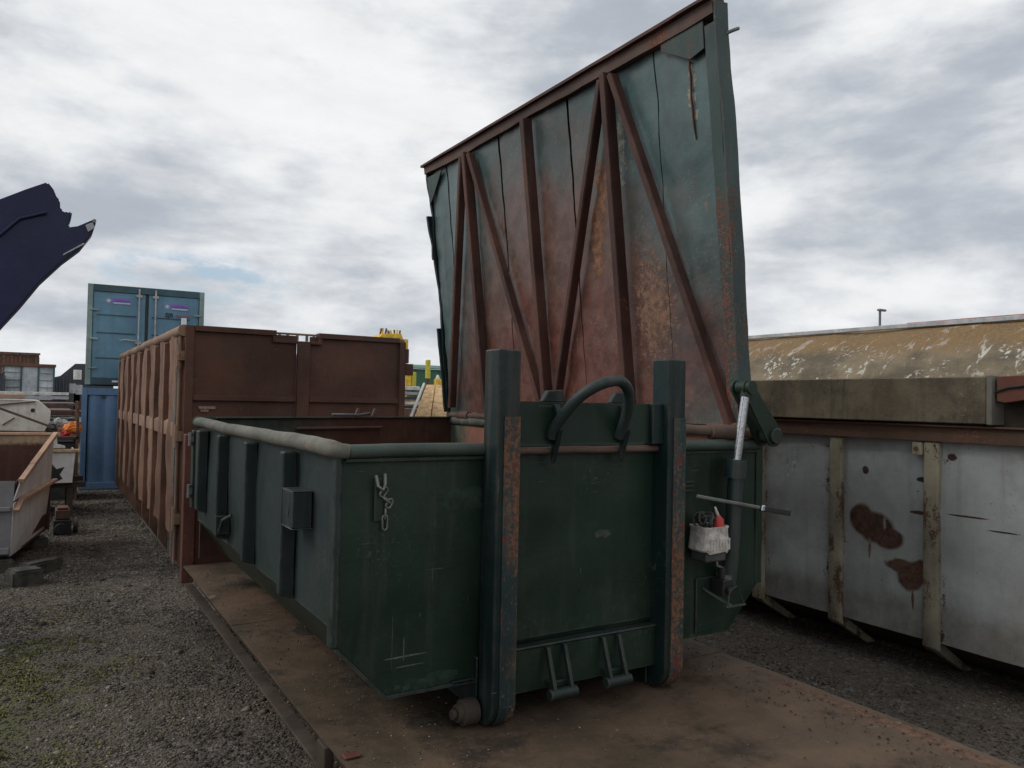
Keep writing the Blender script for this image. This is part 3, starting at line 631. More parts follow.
# hydraulic ram and lid arm
ax, ay, az = 2.325, -.05, 1.655
ram = part('ram_barrel', paint('ram_green', (.016, .036, .036), amt=.02, rough=.35, spec=.5, scratch=.3), bin_, MB().tube([(2.052, -.075, .90), (2.058, -.08, 1.02), (2.078, -.09, 1.46)], [.036, .040, .040], 18).tube([(2.076, -.085, 1.44), (2.081, -.088, 1.535)], .054, 18), bevel=0)
part('ram_rod', steel, ram, MB().tube([(2.081, -.088, 1.53), (2.118, -.11, 1.865)], .023, 16), bevel=0)
part('ram_clevis', green, ram, MB().tube([(2.118, -.11, 1.855), (2.125, -.112, 1.895)], .03, 12).tube([(2.125, -.15, 1.905), (2.125, -.06, 1.905)], .035, 14), bevel=0)
part('ram_foot', galv, ram, MB().tube([(2.045, -.06, .90), (2.045, -.06, .95)], .05, 14), bevel=0)
for dy in (-.075, .0):
    a = Vector((2.125, ay+dy, 1.905)); b = Vector((ax, ay+dy, az)); d = (b-a).normalized(); q = Vector((d.z, 0, -d.x))
    ring = [a+(d*-math.cos(t)+q*math.sin(t))*.042 for t in np.linspace(-PI/2, PI/2, 10)]
    ring += [b+(d*math.cos(t)-q*math.sin(t)*-1)*.058 for t in np.linspace(PI/2, -PI/2, 12)]
    part('lid_arm', green, bin_, MB().prism(ring, (0, .014, 0)), bevel=.002)
part('arm_pivot', green_side, bin_, MB().tube([(ax, ay-.095, az), (ax, .12, az)], .042, 18), bevel=.004)
part('arm_pin', black, bin_, MB().tube([(2.125, ay-.085, 1.905), (2.125, ay+.03, 1.905)], .018, 10), bevel=0)
hs = part('hinge_shaft', ledge_m, bin_, MB().tube([(WB+.0, .12, 1.67), (WB, 3.72, 1.67)], .028, 14), bevel=0)
for y in (.16, .62, 1.5, 2.4, 3.3): part('hinge_sleeve', ledge_m, hs, MB().tube([(WB, y, 1.67), (WB, y+.2, 1.67)], .042, 14), bevel=.003)
part('front_shaft', ledge_m, bin_, MB().tube([(1.76, .05, 1.685), (2.30, -.01, 1.66)], .026, 14), bevel=0)
part('shaft_collar', ledge_m, bin_, MB().tube([(2.0, .023, 1.675), (2.16, .005, 1.667)], .041, 14).tube([(2.165, .005, 1.666), (2.18, .003, 1.665)], .054, 14), bevel=0)
part('right_wall_lip', inner_side, bin_, MB().prism([(1.72, .02, 1.63), (2.33, .02, 1.63), (2.33, .05, 1.655), (1.72, .06, 1.655)], (0, .12, 0)))

# ---- lid (one part of the bin; its pieces are sub-parts)
lid = bpy.data.objects.new('lid', None); COL.objects.link(lid); lid.parent = bin_
lid.location = Vector((2.28, 1.95, 2.75))-B0; lid['label'] = 'open lid standing upright with red brown inner face'
LO = Vector((2.345, 0, 1.70)); LT = Vector((2.13, 0, 4.03)); LV = LT-LO; LH = LV.length
LN = Vector((-LV.z, 0, LV.x)).normalized()       # towards the camera side
Y0, Y1 = .09, 3.69
def lp(y, v, out=0.): p = LO+LV*v+LN*out; return Vector((p.x, y+v*(.035+.10*(y-Y0)/(Y1-Y0)), p.z))
def topv(y): return 1.0
ys_ = [Y0+.09, .62, 1.50, 2.42, 3.34, Y1-.03]
for i in range(5):
    a, b = ys_[i]+.0015, ys_[i+1]-.0015
    tilt = (.004, .006, -.006, .005, 0)[i]
    fn = lambda u, v, i=i, wd=b-a, a=a, tilt=tilt: nz((u+a)*.6, v*.5, 2.7, 1.3)*.020+nz(u+a, v, 3, 4)*.006+nz(u, v, i+7, 10)*.0025+(abs(u/wd-.5)-.5)*-.024+tilt*.5*(u/wd-.5)
    part('lid_sheet', lid_m, lid, MB().sheet(lp(a, .0), Vector((0, b-a, 0)), lp(a, .985)-lp(a, 0), LN, 22, 46, .006, fn), bevel=0)
def rib(y0, v0, y1, v1, w_=.045, h_=.075, nm='upright_rib'):
    # an L/channel rib: flange plus web
    a, b = lp(y0, v0, .03+h_/2), lp(y1, v1, .03+h_/2)
    part(nm, rib_m, lid, MB().bar(a, b, w_*.28, h_, LN).bar(lp(y0, v0, .03+h_)+Vector((0, .018, 0)), lp(y1, v1, .03+h_)+Vector((0, .018, 0)), w_, .009, LN), bevel=.002)
part('lid_back', post_m, lid, MB().prism([lp(Y0+.05, .0, -.035), lp(Y1-.02, .0, -.035), lp(Y1-.02, .985, -.035), lp(Y0+.05, .985, -.035)], LN*-.008), bevel=0)
for y in (.96, 1.90, 2.82): rib(y, .02, y, .96, .046, .078)
rib(.91, .95, .12, .005, .036, .062, 'diagonal_brace'); rib(1.01, .95, 1.82, .02, .036, .062, 'diagonal_brace')
rib(2.77, .95, 1.97, .02, .036, .062, 'diagonal_brace'); rib(2.90, .95, 3.5, .02, .036, .062, 'diagonal_brace')
# top channel with a slight dent, front edge, rear edge, corner gussets
def strip(y0, y1, v0, v1, out0, out1, n, amp, seed):
    mb = MB(); vs = []; fs = []
    for i in range(n+1):
        y = y0+(y1-y0)*i/n; d = nz(y, seed, 0, 1.5)*amp
        for (v, o) in ((v0, out0), (v1, out0), (v1, out1), (v0, out1)): vs.append(lp(y, v+d/LH*(1 if v == v0 else .2), o+d*.3))
    for i in range(n):
        for k in range(4): a = i*4+k; b = i*4+(k+1) % 4; fs.append((a, b, b+4, a+4))
    fs.append((3, 2, 1, 0)); fs.append((n*4, n*4+1, n*4+2, n*4+3)); return mb.add(vs, fs)
part('top_channel', frame_m, lid, strip(Y0+.004, Y1, .967, .999, -.03, .05, 50, .012, 4), bevel=0)
part('top_flange', rib_m, lid, strip(Y0+.01, Y1+.02, 1.000, 1.008, -.05, .08, 50, .006, 8), bevel=0)
def vstrip(nm, mat, y0, y1, v0, v1, o0, o1, n=26, amp=.008, seed=1):
    mb = MB(); vs = []; fs = []
    for i in range(n+1):
        v = v0+(v1-v0)*i/n; d = nz(v*3, seed, 0, 1.5)*amp
        for (y, o) in ((y0, o0), (y1, o0), (y1, o1), (y0, o1)): vs.append(lp(y+d, v, o+d))
    for i in range(n):
        for k in range(4): a = i*4+k; b = i*4+(k+1) % 4; fs.append((a, a+4, b+4, b))
    fs.append((0, 1, 2, 3)); fs.append((n*4+3, n*4+2, n*4+1, n*4)); part(nm, mat, lid, mb.add(vs, fs), bevel=0)
vstrip('front_edge', lidedge, Y0+.005, Y0+.082, .0, .95, .0, .035)
vstrip('front_flange', lidedge, Y0-.012, Y0, .0, .995, -.055, .045, seed=3)
vstrip('edge_seam', rib_m, Y0+.21, Y0+.216, .70, .89, .008, .022, seed=9, amp=.012)
vstrip('rear_edge', post_m, Y1-.03, Y1, .0, .99, -.06, .02, seed=5, amp=.02)
vstrip('rear_stiffener', post_m, Y1, Y1+.03, .0, .34, -.02, .05, seed=6, amp=.01)
vstrip('rear_stiffener', post_m, Y1, Y1+.03, .62, .80, -.02, .05, seed=7, amp=.02)
gp_ = [lp(Y0+.09, .965, .04), lp(Y0+.42, .965, .04), lp(Y0+.42, .945, .04), lp(Y0+.30, .915, .04), lp(Y0+.20, .89, .04), lp(Y0+.09, .90, .04)]
part('corner_gusset', lidedge, lid, MB().prism(gp_, LN*-.012), bevel=.002)
gp_ = [lp(Y1-.03, .955, .04), lp(Y1-.32, .955, .04), lp(Y1-.12, .87, .04), lp(Y1-.03, .84, .04)]
part('corner_gusset', lidedge, lid, MB().prism(gp_, LN*-.012), bevel=.002)
part('catch_pin', galv, lid, MB().tube([lp(Y0+.0, .925, -.04), lp(Y0-.03, .93, -.07), lp(Y0-.035, .935, -.10)], .010, 8), bevel=0)

# tub with tools, hung on the front
tub = thing('tool_tub', (1.93, -.11, 1.06), 'cracked off-white plastic tub hanging beside the hydraulic ram', 'tub')
tb = MB(); N = 20
def rr(z, s):
    out = []
    for (cx_, cy_, a0) in ((1, -1, -PI/2), (1, 1, 0), (-1, 1, PI/2), (-1, -1, PI)):
        for k in range(4):
            a = a0+PI/2*k/3; out.append((1.885+cx_*(.083*s-.02)+.02*math.cos(a), -.095+cy_*(.068*s-.02)+.02*math.sin(a), z))
    return out
lv = [(1.08, .90), (1.10, 1.02), (1.135, .98), (1.2, .93), (1.205, .97), (1.213, .97), (1.21, .90), (1.12, .88)]
vs = []; fs = []
for z, s in lv: vs += [(x, y, z+(.006*math.sin(x*160)+.006*random.random() if z < 1.11 else 0)) for x, y, z in rr(z, s)]
for i in range(len(lv)-1):
    for k in range(16): a = i*16+k; b = i*16+(k+1) % 16; fs.append((a, b, b+16, a+16))
fs.append(tuple((len(lv)-1)*16+k for k in range(16)))
part('tub_shell', plastic, tub, tb.add(vs, fs), bevel=0, smooth=40)
for k in range(7): part('tub_rib', plastic, tub, MB().box((1.825+k*.021, -.170, 1.10), (1.830+k*.021, -.158, 1.155)), bevel=.001)
part('tub_base', plasticdark, tub, MB().box((1.815, -.152, 1.04), (1.95, -.04, 1.085)), bevel=.008)
cab = MB()
for k in range(9):
    c = Vector((1.850+random.uniform(-.025, .025), -.10+random.uniform(-.02, .02), 1.24)); pts = []; r = random.uniform(.025, .045); tl = random.uniform(-1, 1); t2 = random.uniform(0, 3)
    for q in range(14):
        a = 2*PI*q/14; v = Matrix.Rotation(tl, 3, 'X') @ Matrix.Rotation(t2, 3, 'Z') @ Vector((math.cos(a)*r, .3*math.sin(2*a)*r, math.sin(a)*r*.9)); pts.append(c+v)
    cab.tube(pts, .0055, 6, True)
tag(cab.build('cable_coil', plasticdark, None, origin=(1.89, -.11, 1.21)), 'tangle of black cable heaped in the white tub', 'cable')
bt = thing('red_bottle', (1.925, -.12, 1.2), 'small red bottle with pale nozzle standing in the white tub', 'bottle')
part('bottle_body', redp, bt, MB().tube([(1.925, -.12, 1.195), (1.925, -.12, 1.24), (1.92, -.12, 1.26)], [.028, .027, .012], 14), bevel=0)
part('nozzle', plastic, bt, MB().tube([(1.92, -.12, 1.26), (1.898, -.12, 1.305)], [.009, .005], 10), bevel=0)

# ------------------------------------------------------------------ brown bulk bin behind
G0 = Vector((1.5, 9.5, 0)); XL, XR, YF, YB, ZG = .30, 2.79, 5.83, 13.15, 2.54
bb = thing('bulk_bin', G0, 'tall rusty brown roll-off bin with ribbed sides behind the green bin', 'skip bin')
wv = lambda sd_, a=.015, s=1.2: (lambda u, v: nz(u, v, sd_, s)*a)
nrib = 8; step_ = (YB-YF-.25)/nrib
for i in range(nrib):
    a = YF+.2+i*step_
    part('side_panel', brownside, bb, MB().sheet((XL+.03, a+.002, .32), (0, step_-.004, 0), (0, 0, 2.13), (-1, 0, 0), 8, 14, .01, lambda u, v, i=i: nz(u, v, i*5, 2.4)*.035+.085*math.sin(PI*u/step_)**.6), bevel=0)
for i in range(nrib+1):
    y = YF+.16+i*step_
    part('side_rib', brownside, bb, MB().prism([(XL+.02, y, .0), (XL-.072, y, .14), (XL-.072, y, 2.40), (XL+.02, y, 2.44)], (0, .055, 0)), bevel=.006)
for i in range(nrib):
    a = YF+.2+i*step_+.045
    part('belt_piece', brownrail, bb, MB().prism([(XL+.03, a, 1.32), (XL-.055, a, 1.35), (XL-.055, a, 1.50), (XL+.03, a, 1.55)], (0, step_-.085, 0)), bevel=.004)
part('top_rail', brownrail, bb, MB().tube(wob((XL-.01, YF, 2.49), (XL-.01, YB, 2.49), 40, .008, 2), .062, 14), bevel=0, smooth=50)
part('right_top_rail', brownrail, bb, MB().tube(wob((XR, YF+.1, 2.49), (XR, YB, 2.49), 30, .008, 3), .06, 12), bevel=0)
part('right_side', brown, bb, MB().box((XR-.03, YF+.08, .1), (XR, YB, 2.47)))
part('rear_wall', brown, bb, MB().box((XL+.05, YB-.03, .1), (XR-.04, YB, 2.45)))
part('floor', brown, bb, MB().box((XL+.05, YF+.1, .14), (XR-.04, YB-.04, .18)))
for x in (.9, 2.1): part('runner', beam_m, bb, MB().box((x, YF+.1, 0), (x+.1, YB, .138)))
# end face
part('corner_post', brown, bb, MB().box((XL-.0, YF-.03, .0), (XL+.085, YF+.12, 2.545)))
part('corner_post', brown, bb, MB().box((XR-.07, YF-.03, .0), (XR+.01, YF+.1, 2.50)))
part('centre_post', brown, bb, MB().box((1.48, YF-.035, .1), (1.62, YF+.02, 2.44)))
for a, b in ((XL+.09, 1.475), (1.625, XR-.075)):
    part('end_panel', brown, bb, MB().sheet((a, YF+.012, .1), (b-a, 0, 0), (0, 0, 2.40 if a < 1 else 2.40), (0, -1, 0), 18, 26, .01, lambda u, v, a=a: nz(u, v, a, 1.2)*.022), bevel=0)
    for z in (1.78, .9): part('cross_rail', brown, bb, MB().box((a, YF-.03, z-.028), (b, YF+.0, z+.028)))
for a, b in ((XL+.09, 1.24), (1.72, XR-.075)):
    part('top_edge', brown, bb, MB().box((a, YF-.034, 2.485), (b, YF+.10, 2.545)))
for a, b, c_ in ((1.20, 1.475, 1.20), (1.625, 1.76, 1.72)): part('notch_edge', brown, bb, MB().prism([(a, YF-.03, 2.41), (b, YF-.03, 2.41), (b, YF-.03, 2.445 if a < 1.5 else 2.484), (c_+(.04 if a < 1.5 else 0), YF-.03, 2.445 if a < 1.5 else 2.484), (c_+(.04 if a < 1.5 else 0), YF-.03, 2.484 if a < 1.5 else 2.445), (a, YF-.03, 2.484 if a < 1.5 else 2.445)], (0, .09, 0)))
part('latch_rod', brownrail, bb, MB().tube([(1.2, YF+.03, 2.52), (1.72, YF+.03, 2.52)], .012, 8), bevel=0)
for x in (1.27, 1.36, 1.47, 1.58, 1.66): part('latch_rung', galv, bb, MB().box((x, YF+.02, 2.446), (x+.03, YF+.04, 2.507)), bevel=.002)
for z in (2.22, 1.37, .5):
    part('hinge', brownrail, bb, MB().tube([(XL-.05, YF+.05, z-.12), (XL-.05, YF+.05, z+.12)], .028, 10).box((XL-.06, YF+.0, z-.05), (XL+.01, YF+.14, z+.05)), bevel=0)
part('hinge_rod', galv, bb, MB().tube([(XL-.06, YF+.11, .1), (XL-.055, YF+.11, 2.40)], .016, 8), bevel=0)
part('locking_rod', brownrail, bb, MB().tube([(XL-.045, YF+.04, .05), (XL-.045, YF+.04, 2.42)], .015, 8), bevel=0)
part('right_catch', brown, bb, MB().box((XR+.012, YF-.03, 2.10), (XR+.11, YF+.1, 2.24)).box((XR+.012, YF-.03, 2.25), (XR+.05, YF+.05, 2.42)))
part('chalk_mark', plain('worn_patch', (.26, .17, .13), .3, .8, sc=30), bb, MB().box((.45, YF-.0025, 1.66), (.62, YF+.0, 1.69)).box((.47, YF-.003, 1.63), (.55, YF+.0, 1.655)), bevel=0)

# ------------------------------------------------------------------ grey skip on the right
K0 = Vector((4.4, 1.0, 0)); GX = 4.2
gs = thing('grey_skip', K0, 'long pale grey ribbed skip with two bare rust patches on its side', 'skip bin')
ribY = [-2.82+.73*k for k in range(9)]      # ..., .10, .83, 1.56, 2.29 ...
ribY = [.10+.73*k for k in range(-4, 6)]
for i in range(len(ribY)-1):
    a, b = ribY[i], ribY[i+1]
    part('side_panel', grey, gs, MB().sheet((GX, a+.002, .25), (0, b-a-.004, 0), (0, 0, 1.36), (-1, 0, 0), 14, 24, .01, lambda u, v, i=i: nz(u, v, i*4.4, 1.6)*.022+.012*math.sin(PI*u/.73)), bevel=0)
    part('under_plate', beam_m, gs, MB().prism([(GX+.01, a, .249), (GX+.45, a, .03), (GX+.46, a, .05), (GX+.02, a, .27)], (0, b-a, 0)), bevel=0)
for y in ribY:
    mb = MB().prism([(GX-.002, y-.06, .18), (GX-.055, y-.06, .22), (GX-.055, y-.06, 1.59), (GX-.002, y-.06, 1.59)], (0, .10, 0))
    part('rib', greyrib, gs, mb, bevel=.006)
    part('rib_foot', greyrib, gs, MB().prism([(GX-.05, y-.04, .215), (GX+.33, y-.04, 0.0), (GX+.43, y-.04, 0.0), (GX+.03, y-.04, .25)], (0, .055, 0)))
part('top_rail', greyrail, gs, MB().sheet((GX-.07, -3.2, 1.60), (0, 7.3, 0), (0, 0, .095), (-1, 0, 0), 60, 2, .1, lambda u, v: nz(u, v, 3, 1.4)*.008), bevel=0)
part('top_ledge', greyrail, gs, MB().box((GX-.1, -3.2, 1.697), (GX+.25, 4.1, 1.71)), bevel=.003)
part('box_beam', beamtop, gs, MB().sheet((GX-.13, -.30, 1.725), (0, 4.35, 0), (0, 0, .30), (-1, 0, 0), 60, 8, .16, lambda u, v: nz(u, v, 9, 1.7)*.016), bevel=.006)
part('beam_end', beamend, gs, MB().box((GX-.136, -.335, 1.72), (GX+.028, -.303, 2.035)), bevel=.006)
part('gap_shade_filler', beam_m, gs, MB().box((GX-.06, -.25, 1.7105), (GX+.02, 4.0, 1.73)).box((GX+.03, -3.1, 1.7105), (GX+.2, 4.0, 2.0)), bevel=0)  # added dark filler standing in for the shaded gap at the beam
part('red_end_plate', redplate, gs, MB().prism([(GX-.10, -.348, 2.025), (GX-.10, -1.2, 2.06), (GX-.10, -1.2, 1.93), (GX-.10, -.62, 1.90), (GX-.10, -.40, 1.86), (GX-.10, -.348, 1.87)], (.18, 0, 0)))
part('dent_rod', black, gs, MB().tube([(GX-.105, -.35, 1.93), (GX-.108, -.42, 1.955), (GX-.108, -.55, 1.97)], .008, 6), bevel=0)
part('lug_plate', greyrib, gs, MB().box((GX-.075, .145, 1.50), (GX-.005, .21, 1.585)))
part('lug_bolt', greyrail, gs, MB().tube([(GX-.09, .178, 1.545), (GX-.074, .178, 1.545)], .014, 10), bevel=0)
for k in range(6):
    y = .6-k*.13+random.uniform(-.03, .03)
part('far_side', grey, gs, MB().box((GX+1.9, -3.2, .1), (GX+1.94, 4.1, 1.68)))
part('end_wall', grey, gs, MB().box((GX+.03, 4.05, .1), (GX+1.88, 4.09, 1.66)))
part('end_wall', grey, gs, MB().box((GX+.03, -3.2, .1), (GX+1.88, -3.16, 1.66)))
part('floor', beam_m, gs, MB().box((GX+.47, -3.1, .06), (GX+1.88, 4.0, .1)))
for x in (.75, 1.5): part('runner', beam_m, gs, MB().box((GX+x, -3.1, 0), (GX+x+.1, 4.0, .058)))

# ------------------------------------------------------------------ big tank with lichen behind it
TX, TZ, TR = 8.45, 1.25, 1.62
tank = thing('storage_tank', (TX, 3.0, 0), 'long rounded tank crusted with ochre lichen and pale flaking paint', 'tank')
vs = []; fs = []; na, ny = 44, 90
for j in range(ny+1):
    y = -4+14.*j/ny
    for i in range(na):
        a = 2*PI*i/na; r = TR+nz(y, a*1.4, 4, .8)*.03+nz(y, a*2, 14, 4)*.006
        vs.append((TX+math.cos(a)*r, y, TZ+math.sin(a)*r))
for j in range(ny):
    for i in range(na): a, b = j*na+i, j*na+(i+1) % na; fs.append((a, a+na, b+na, b))
fs.append(tuple(range(na))); fs.append(tuple(ny*na+i for i in range(na))[::-1])
part('tank_shell', tank_m, tank, MB().add(vs, fs), bevel=0, smooth=60, )
part('tank_seam', palegrey, tank, MB().bar((TX-.55, -4, 2.80), (TX-.55, 10, 2.83), .06, .05))
part('seam_strip', paint('seam_rust_pink', (.38, .20, .15), amt=.3), tank, MB().bar((TX-.42, -4, 2.835), (TX-.42, 2.6, 2.835), .12, .05))
for y in (-2.5, 2, 7): part('saddle', beam_m, tank, MB().prism([(TX-1.3, y, 0), (TX+1.3, y, 0), (TX+1.0, y, .5), (TX-1.0, y, .5)], (0, .3, 0)))
lamp = thing('lamp_post', (40, 32.0, 0), 'thin lamp post rising beyond the lichen covered tank', 'lamp post')
def world_at(px_, py_, d):
    return Vector(cam.matrix_world.translation)+(cf+r2*((px_-512)/F)-u2*((py_-384)/F))*d

# ------------------------------------------------------------------ stacked site containers at the back
def site_container(o, X0, Y, Z0, Wd, H, L, body, doors):
    P = lambda a, b, c: (X0+a, Y+b, Z0+c)
    fr = tealdark if doors else body
    for x in (0, Wd-.09): part('corner_post', tealpale if doors else body, o, MB().box(P(x, 0, 0), P(x+.09, .12, H)))
    part('header', fr, o, MB().box(P(.092, .0, H-.13), P(Wd-.092, .1, H)))
    part('sill', fr, o, MB().box(P(.092, .0, 0), P(Wd-.092, .1, .13)))
    part('roof', body, o, MB().box(P(.0, .122, H-.05), P(Wd, L, H-.0)))
    part('floor', fr, o, MB().box(P(0, .122, 0), P(Wd, L, .1)))
    for x in (.0, Wd-.04):          # corrugated flanks
        mb = MB(); n = 24
        for i in range(n):
            y0 = .13+(L-.15)*i/n; d = .02 if i % 2 else 0; mb.box(P(x+d, y0, .102), P(x+d+.018, y0+(L-.15)/n*.98, H-.052))
        part('side_wall', body, o, mb, bevel=0)
    part('back_wall', body, o, MB().box(P(.04, L-.05, .1), P(Wd-.04, L-.03, H-.05)))
# lower blue one: corrugated end towards the camera
XA, YA = -.335, 13.5
low = thing('site_container', (XA+1.0, YA, 0), 'mid blue corrugated store container at the bottom of the stack', 'container')
site_container(low, XA, YA, 0, 2.14, 1.90, 3.0, blue, False)
for k in range(7):
    x = XA+.11+k*.285
    part('corrugation', blue, low, MB().prism([(x, YA+.055, .131), (x+.05, YA+.02, .131), (x+.17, YA+.02, .131), (x+.22, YA+.055, .131), (x+.283, YA+.055, .131), (x+.283, YA+.07, .131), (x, YA+.07, .131)], (0, 0, 1.635)), bevel=0)
    part('vent_slot', black, low, MB().box((x+.225, YA+.05, 1.70), (x+.283, YA+.0545, 1.725)), bevel=0)
part('base_rail', blue, low, MB().box((XA-.02, YA-.03, .0), (XA+2.1, YA-.002, .12)))
up = thing('site_container', (XA+1.0, YA, 1.95), 'teal blue store container with double doors stacked on top', 'container')
XU, ZU, HU, WU = -.295, 1.965, 1.90, 2.05
site_container(up, XU, YA, ZU, WU, HU, 3.0, teal, True)
for (a, b) in ((.10, .985), (1.045, WU-.10)):
    part('door', teal, up, MB().sheet((XU+a, YA+.03, ZU+.135), (b-a, 0, 0), (0, 0, HU-.27), (0, -1, 0), 10, 14, .03, lambda u, v: nz(u, v, 3, 1.5)*.012), bevel=0)
    for z in (.50, .98, 1.32): part('door_groove', tealdark, up, MB().box((XU+a+.06, YA+.012, ZU+z), (XU+b-.16, YA+.022, ZU+z+.018)), bevel=0)
part('door_gap', black, up, MB().box((XU+.99, YA+.03, ZU+.135), (XU+1.04, YA+.06, ZU+HU-.132)), bevel=0)
for x in (.875, 1.165):
    lb = part('lock_bar', palegrey, up, MB().tube([(XU+x, YA-.012, ZU+.05), (XU+x, YA-.012, ZU+HU-.04)], .016, 8), bevel=0)
    for z in (.2, .8, 1.7): part('bar_keeper', palegrey, lb, MB().box((XU+x-.05, YA-.025, ZU+z), (XU+x+.05, YA+.015, ZU+z+.05)), bevel=.002)
for x, s in ((.86, -1), (1.18, 1)): part('lock_handle', palegrey, up, MB().tube([(XU+x, YA-.03, ZU+.85), (XU+x+.2*s, YA-.045, ZU+.87), (XU+x+.3*s, YA-.04, ZU+.85)], .012, 8), bevel=0)
for z in (.3, .85, 1.4):
    part('door_hinge', tealpale, up, MB().box((XU+.05, YA-.02, ZU+z), (XU+.19, YA-.003, ZU+z+.035))); part('door_hinge', tealpale, up, MB().box((XU+WU-.19, YA-.02, ZU+z), (XU+WU-.05, YA-.003, ZU+z+.035)))
part('id_label', paper, up, MB().box((XU+1.63, YA+.004, ZU+1.22), (XU+1.73, YA+.011, ZU+1.36)), bevel=0)
part('tag_plate', paper, up, MB().box((XU+.45, YA-.012, ZU+.05), (XU+.55, YA-.002, ZU+.085)), bevel=0)
part('tag_plate', orange, up, MB().box((XU+.56, YA-.012, ZU+.05), (XU+.67, YA-.002, ZU+.085)), bevel=0)
def text(s, loc, size, mat, parent, name='lettering', bold=.0):
    cu_ = bpy.data.curves.new(name, 'FONT'); cu_.body = s; cu_.size = size; cu_.extrude = .001; cu_.offset = bold; cu_.resolution_u = 2
    tmp = bpy.data.objects.new(name, cu_); COL.objects.link(tmp); dg = bpy.context.evaluated_depsgraph_get()
    me = bpy.data.meshes.new_from_object(tmp.evaluated_get(dg)); bpy.data.objects.remove(tmp)
    me.transform(Matrix.Rotation(PI/2, 4, 'X')); me.materials.append(mat)
    o = bpy.data.objects.new(name, me); COL.objects.link(o); o.parent = parent; o.location = Vector(loc)-root_of(parent); return o
for (x, z) in ((.35, 1.60), (1.37, 1.56)):
    em = MB()
    for k in range(8):
        a = 2*PI*k/8; em.add([(XU+x+.055*math.cos(a-.3)*.4, YA+.006, ZU+z+.055*math.sin(a-.3)*.4), (XU+x+.06*math.cos(a), YA+.006, ZU+z+.06*math.sin(a)), (XU+x+.055*math.cos(a+.3)*.4, YA+.006, ZU+z+.055*math.sin(a+.3)*.4), (XU+x, YA+.006, ZU+z)], [(0, 1, 2, 3)])
    part('flower_emblem', lilac, up, em, bevel=0)
    wd = MB()                                   # unreadable purple word and the pale line under it
    for k in range(9): wd.box((XU+x+.09+k*.032, YA+.005, ZU+z+.0), (XU+x+.09+k*.032+.024, YA+.010, ZU+z+.05+.012*(k % 3 == 0)))
    part('purple_word', purple, up, wd, bevel=0)
    wd = MB()
    for k in range(13): wd.box((XU+x+.09+k*.022, YA+.005, ZU+z-.05), (XU+x+.09+k*.022+.016, YA+.010, ZU+z-.022))
    part('small_line', lilac, up, wd, bevel=0)
text('SJR', (XU+1.34, YA+.006, ZU+1.36), .115, blackp, up, 'black_lettering', .003)
wd = MB()
for k in range(9): wd.box((XU+1.54+k*.03, YA+.005, ZU+1.37), (XU+1.54+k*.03+.02, YA+.010, ZU+1.41))
part('dull_word', redprint, up, wd, bevel=0)

for o in (low, up): o.rotation_euler = (0, 0, math.radians(-2.4)); o.location.x -= .0; o.location.y += .04

# ------------------------------------------------------------------ white skip at the left edge
WS = Vector((-1.18, 6.4, 0)); U = Vector((.2, .98, 0)).normalized(); Nn = Vector((-.98, .2, 0)).normalized()
ws = thing('white_skip', WS, 'white skip with rust red inside and orange rusty rim at left edge', 'skip bin')
def wp(u, n, z): return WS+U*u+Nn*n+Vector((0, 0, z))
LS, WDs = 1.66, 1.7
part('side_upper', white, ws, MB().prism([wp(0, 0, .70), wp(LS, 0, .74), wp(LS, -.02, 1.28), wp(.50, -.06, 1.02), wp(.04, -.05, .90)], Nn*.012), bevel=0)
part('side_lower', white, ws, MB().prism([wp(0, .02, .14), wp(LS, .06, .12), wp(LS, .0, .72), wp(0, .0, .68)], Nn*.012), bevel=0)
part('ledge', orangerim, ws, MB().bar(wp(-.02, -.03, .60), wp(.16, -.035, .70), .05, .035).bar(wp(.15, -.035, .70), wp(LS+.05, -.035, .735), .06, .035))
part('rim', orangerim, ws, MB().bar(wp(.0, -.06, .90), wp(.42, -.07, 1.03), .055, .045).bar(wp(.40, -.07, 1.03), wp(LS+.03, -.03, 1.30), .055, .045))
part('end_panel', whitegrey, ws, MB().prism([wp(0, .02, .14), wp(0, WDs, .14), wp(0, WDs, .90), wp(0, .0, .90)], U*.012), bevel=0)
part('end_rail', whitegrey, ws, MB().bar(wp(-.02, 0.02, .20), wp(-.02, WDs, .20), .04, .06))
part('end_rail', whitegrey, ws, MB().bar(wp(-.02, 0.02, .62), wp(-.02, WDs, .62), .04, .04))
part('rear_panel', skipin, ws, MB().prism([wp(LS, .0, .14), wp(LS, WDs, .14), wp(LS, WDs, 1.28), wp(LS, .0, 1.28)], U*.012), bevel=0)
part('far_panel', skipin, ws, MB().prism([wp(0, WDs, .14), wp(LS, WDs, .14), wp(LS, WDs, 1.28), wp(.0, WDs, .90)], Nn*.012), bevel=0)
part('inner_lining', skipin, ws, MB().prism([wp(0.02, .03, .2), wp(LS-.02, .04, .2), wp(LS-.02, .02, 1.24), wp(.48, .0, .98), wp(.02, .0, .88)], Nn*.006), bevel=0)
part('floor', skipin, ws, MB().prism([wp(0, .03, .14), wp(LS, .03, .14), wp(LS, WDs, .14), wp(0, WDs, .14)], (0, 0, .015)), bevel=0)
part('rear_rim', orangerim, ws, MB().bar(wp(LS, 0, 1.30), wp(LS, WDs, 1.30), .05, .03))
part('skid', beam_m, ws, MB().prism([wp(.05, .1, .14), wp(LS, .1, .12), wp(LS, .1, .10), wp(.05, .1, .10)], Nn*.1), bevel=0)
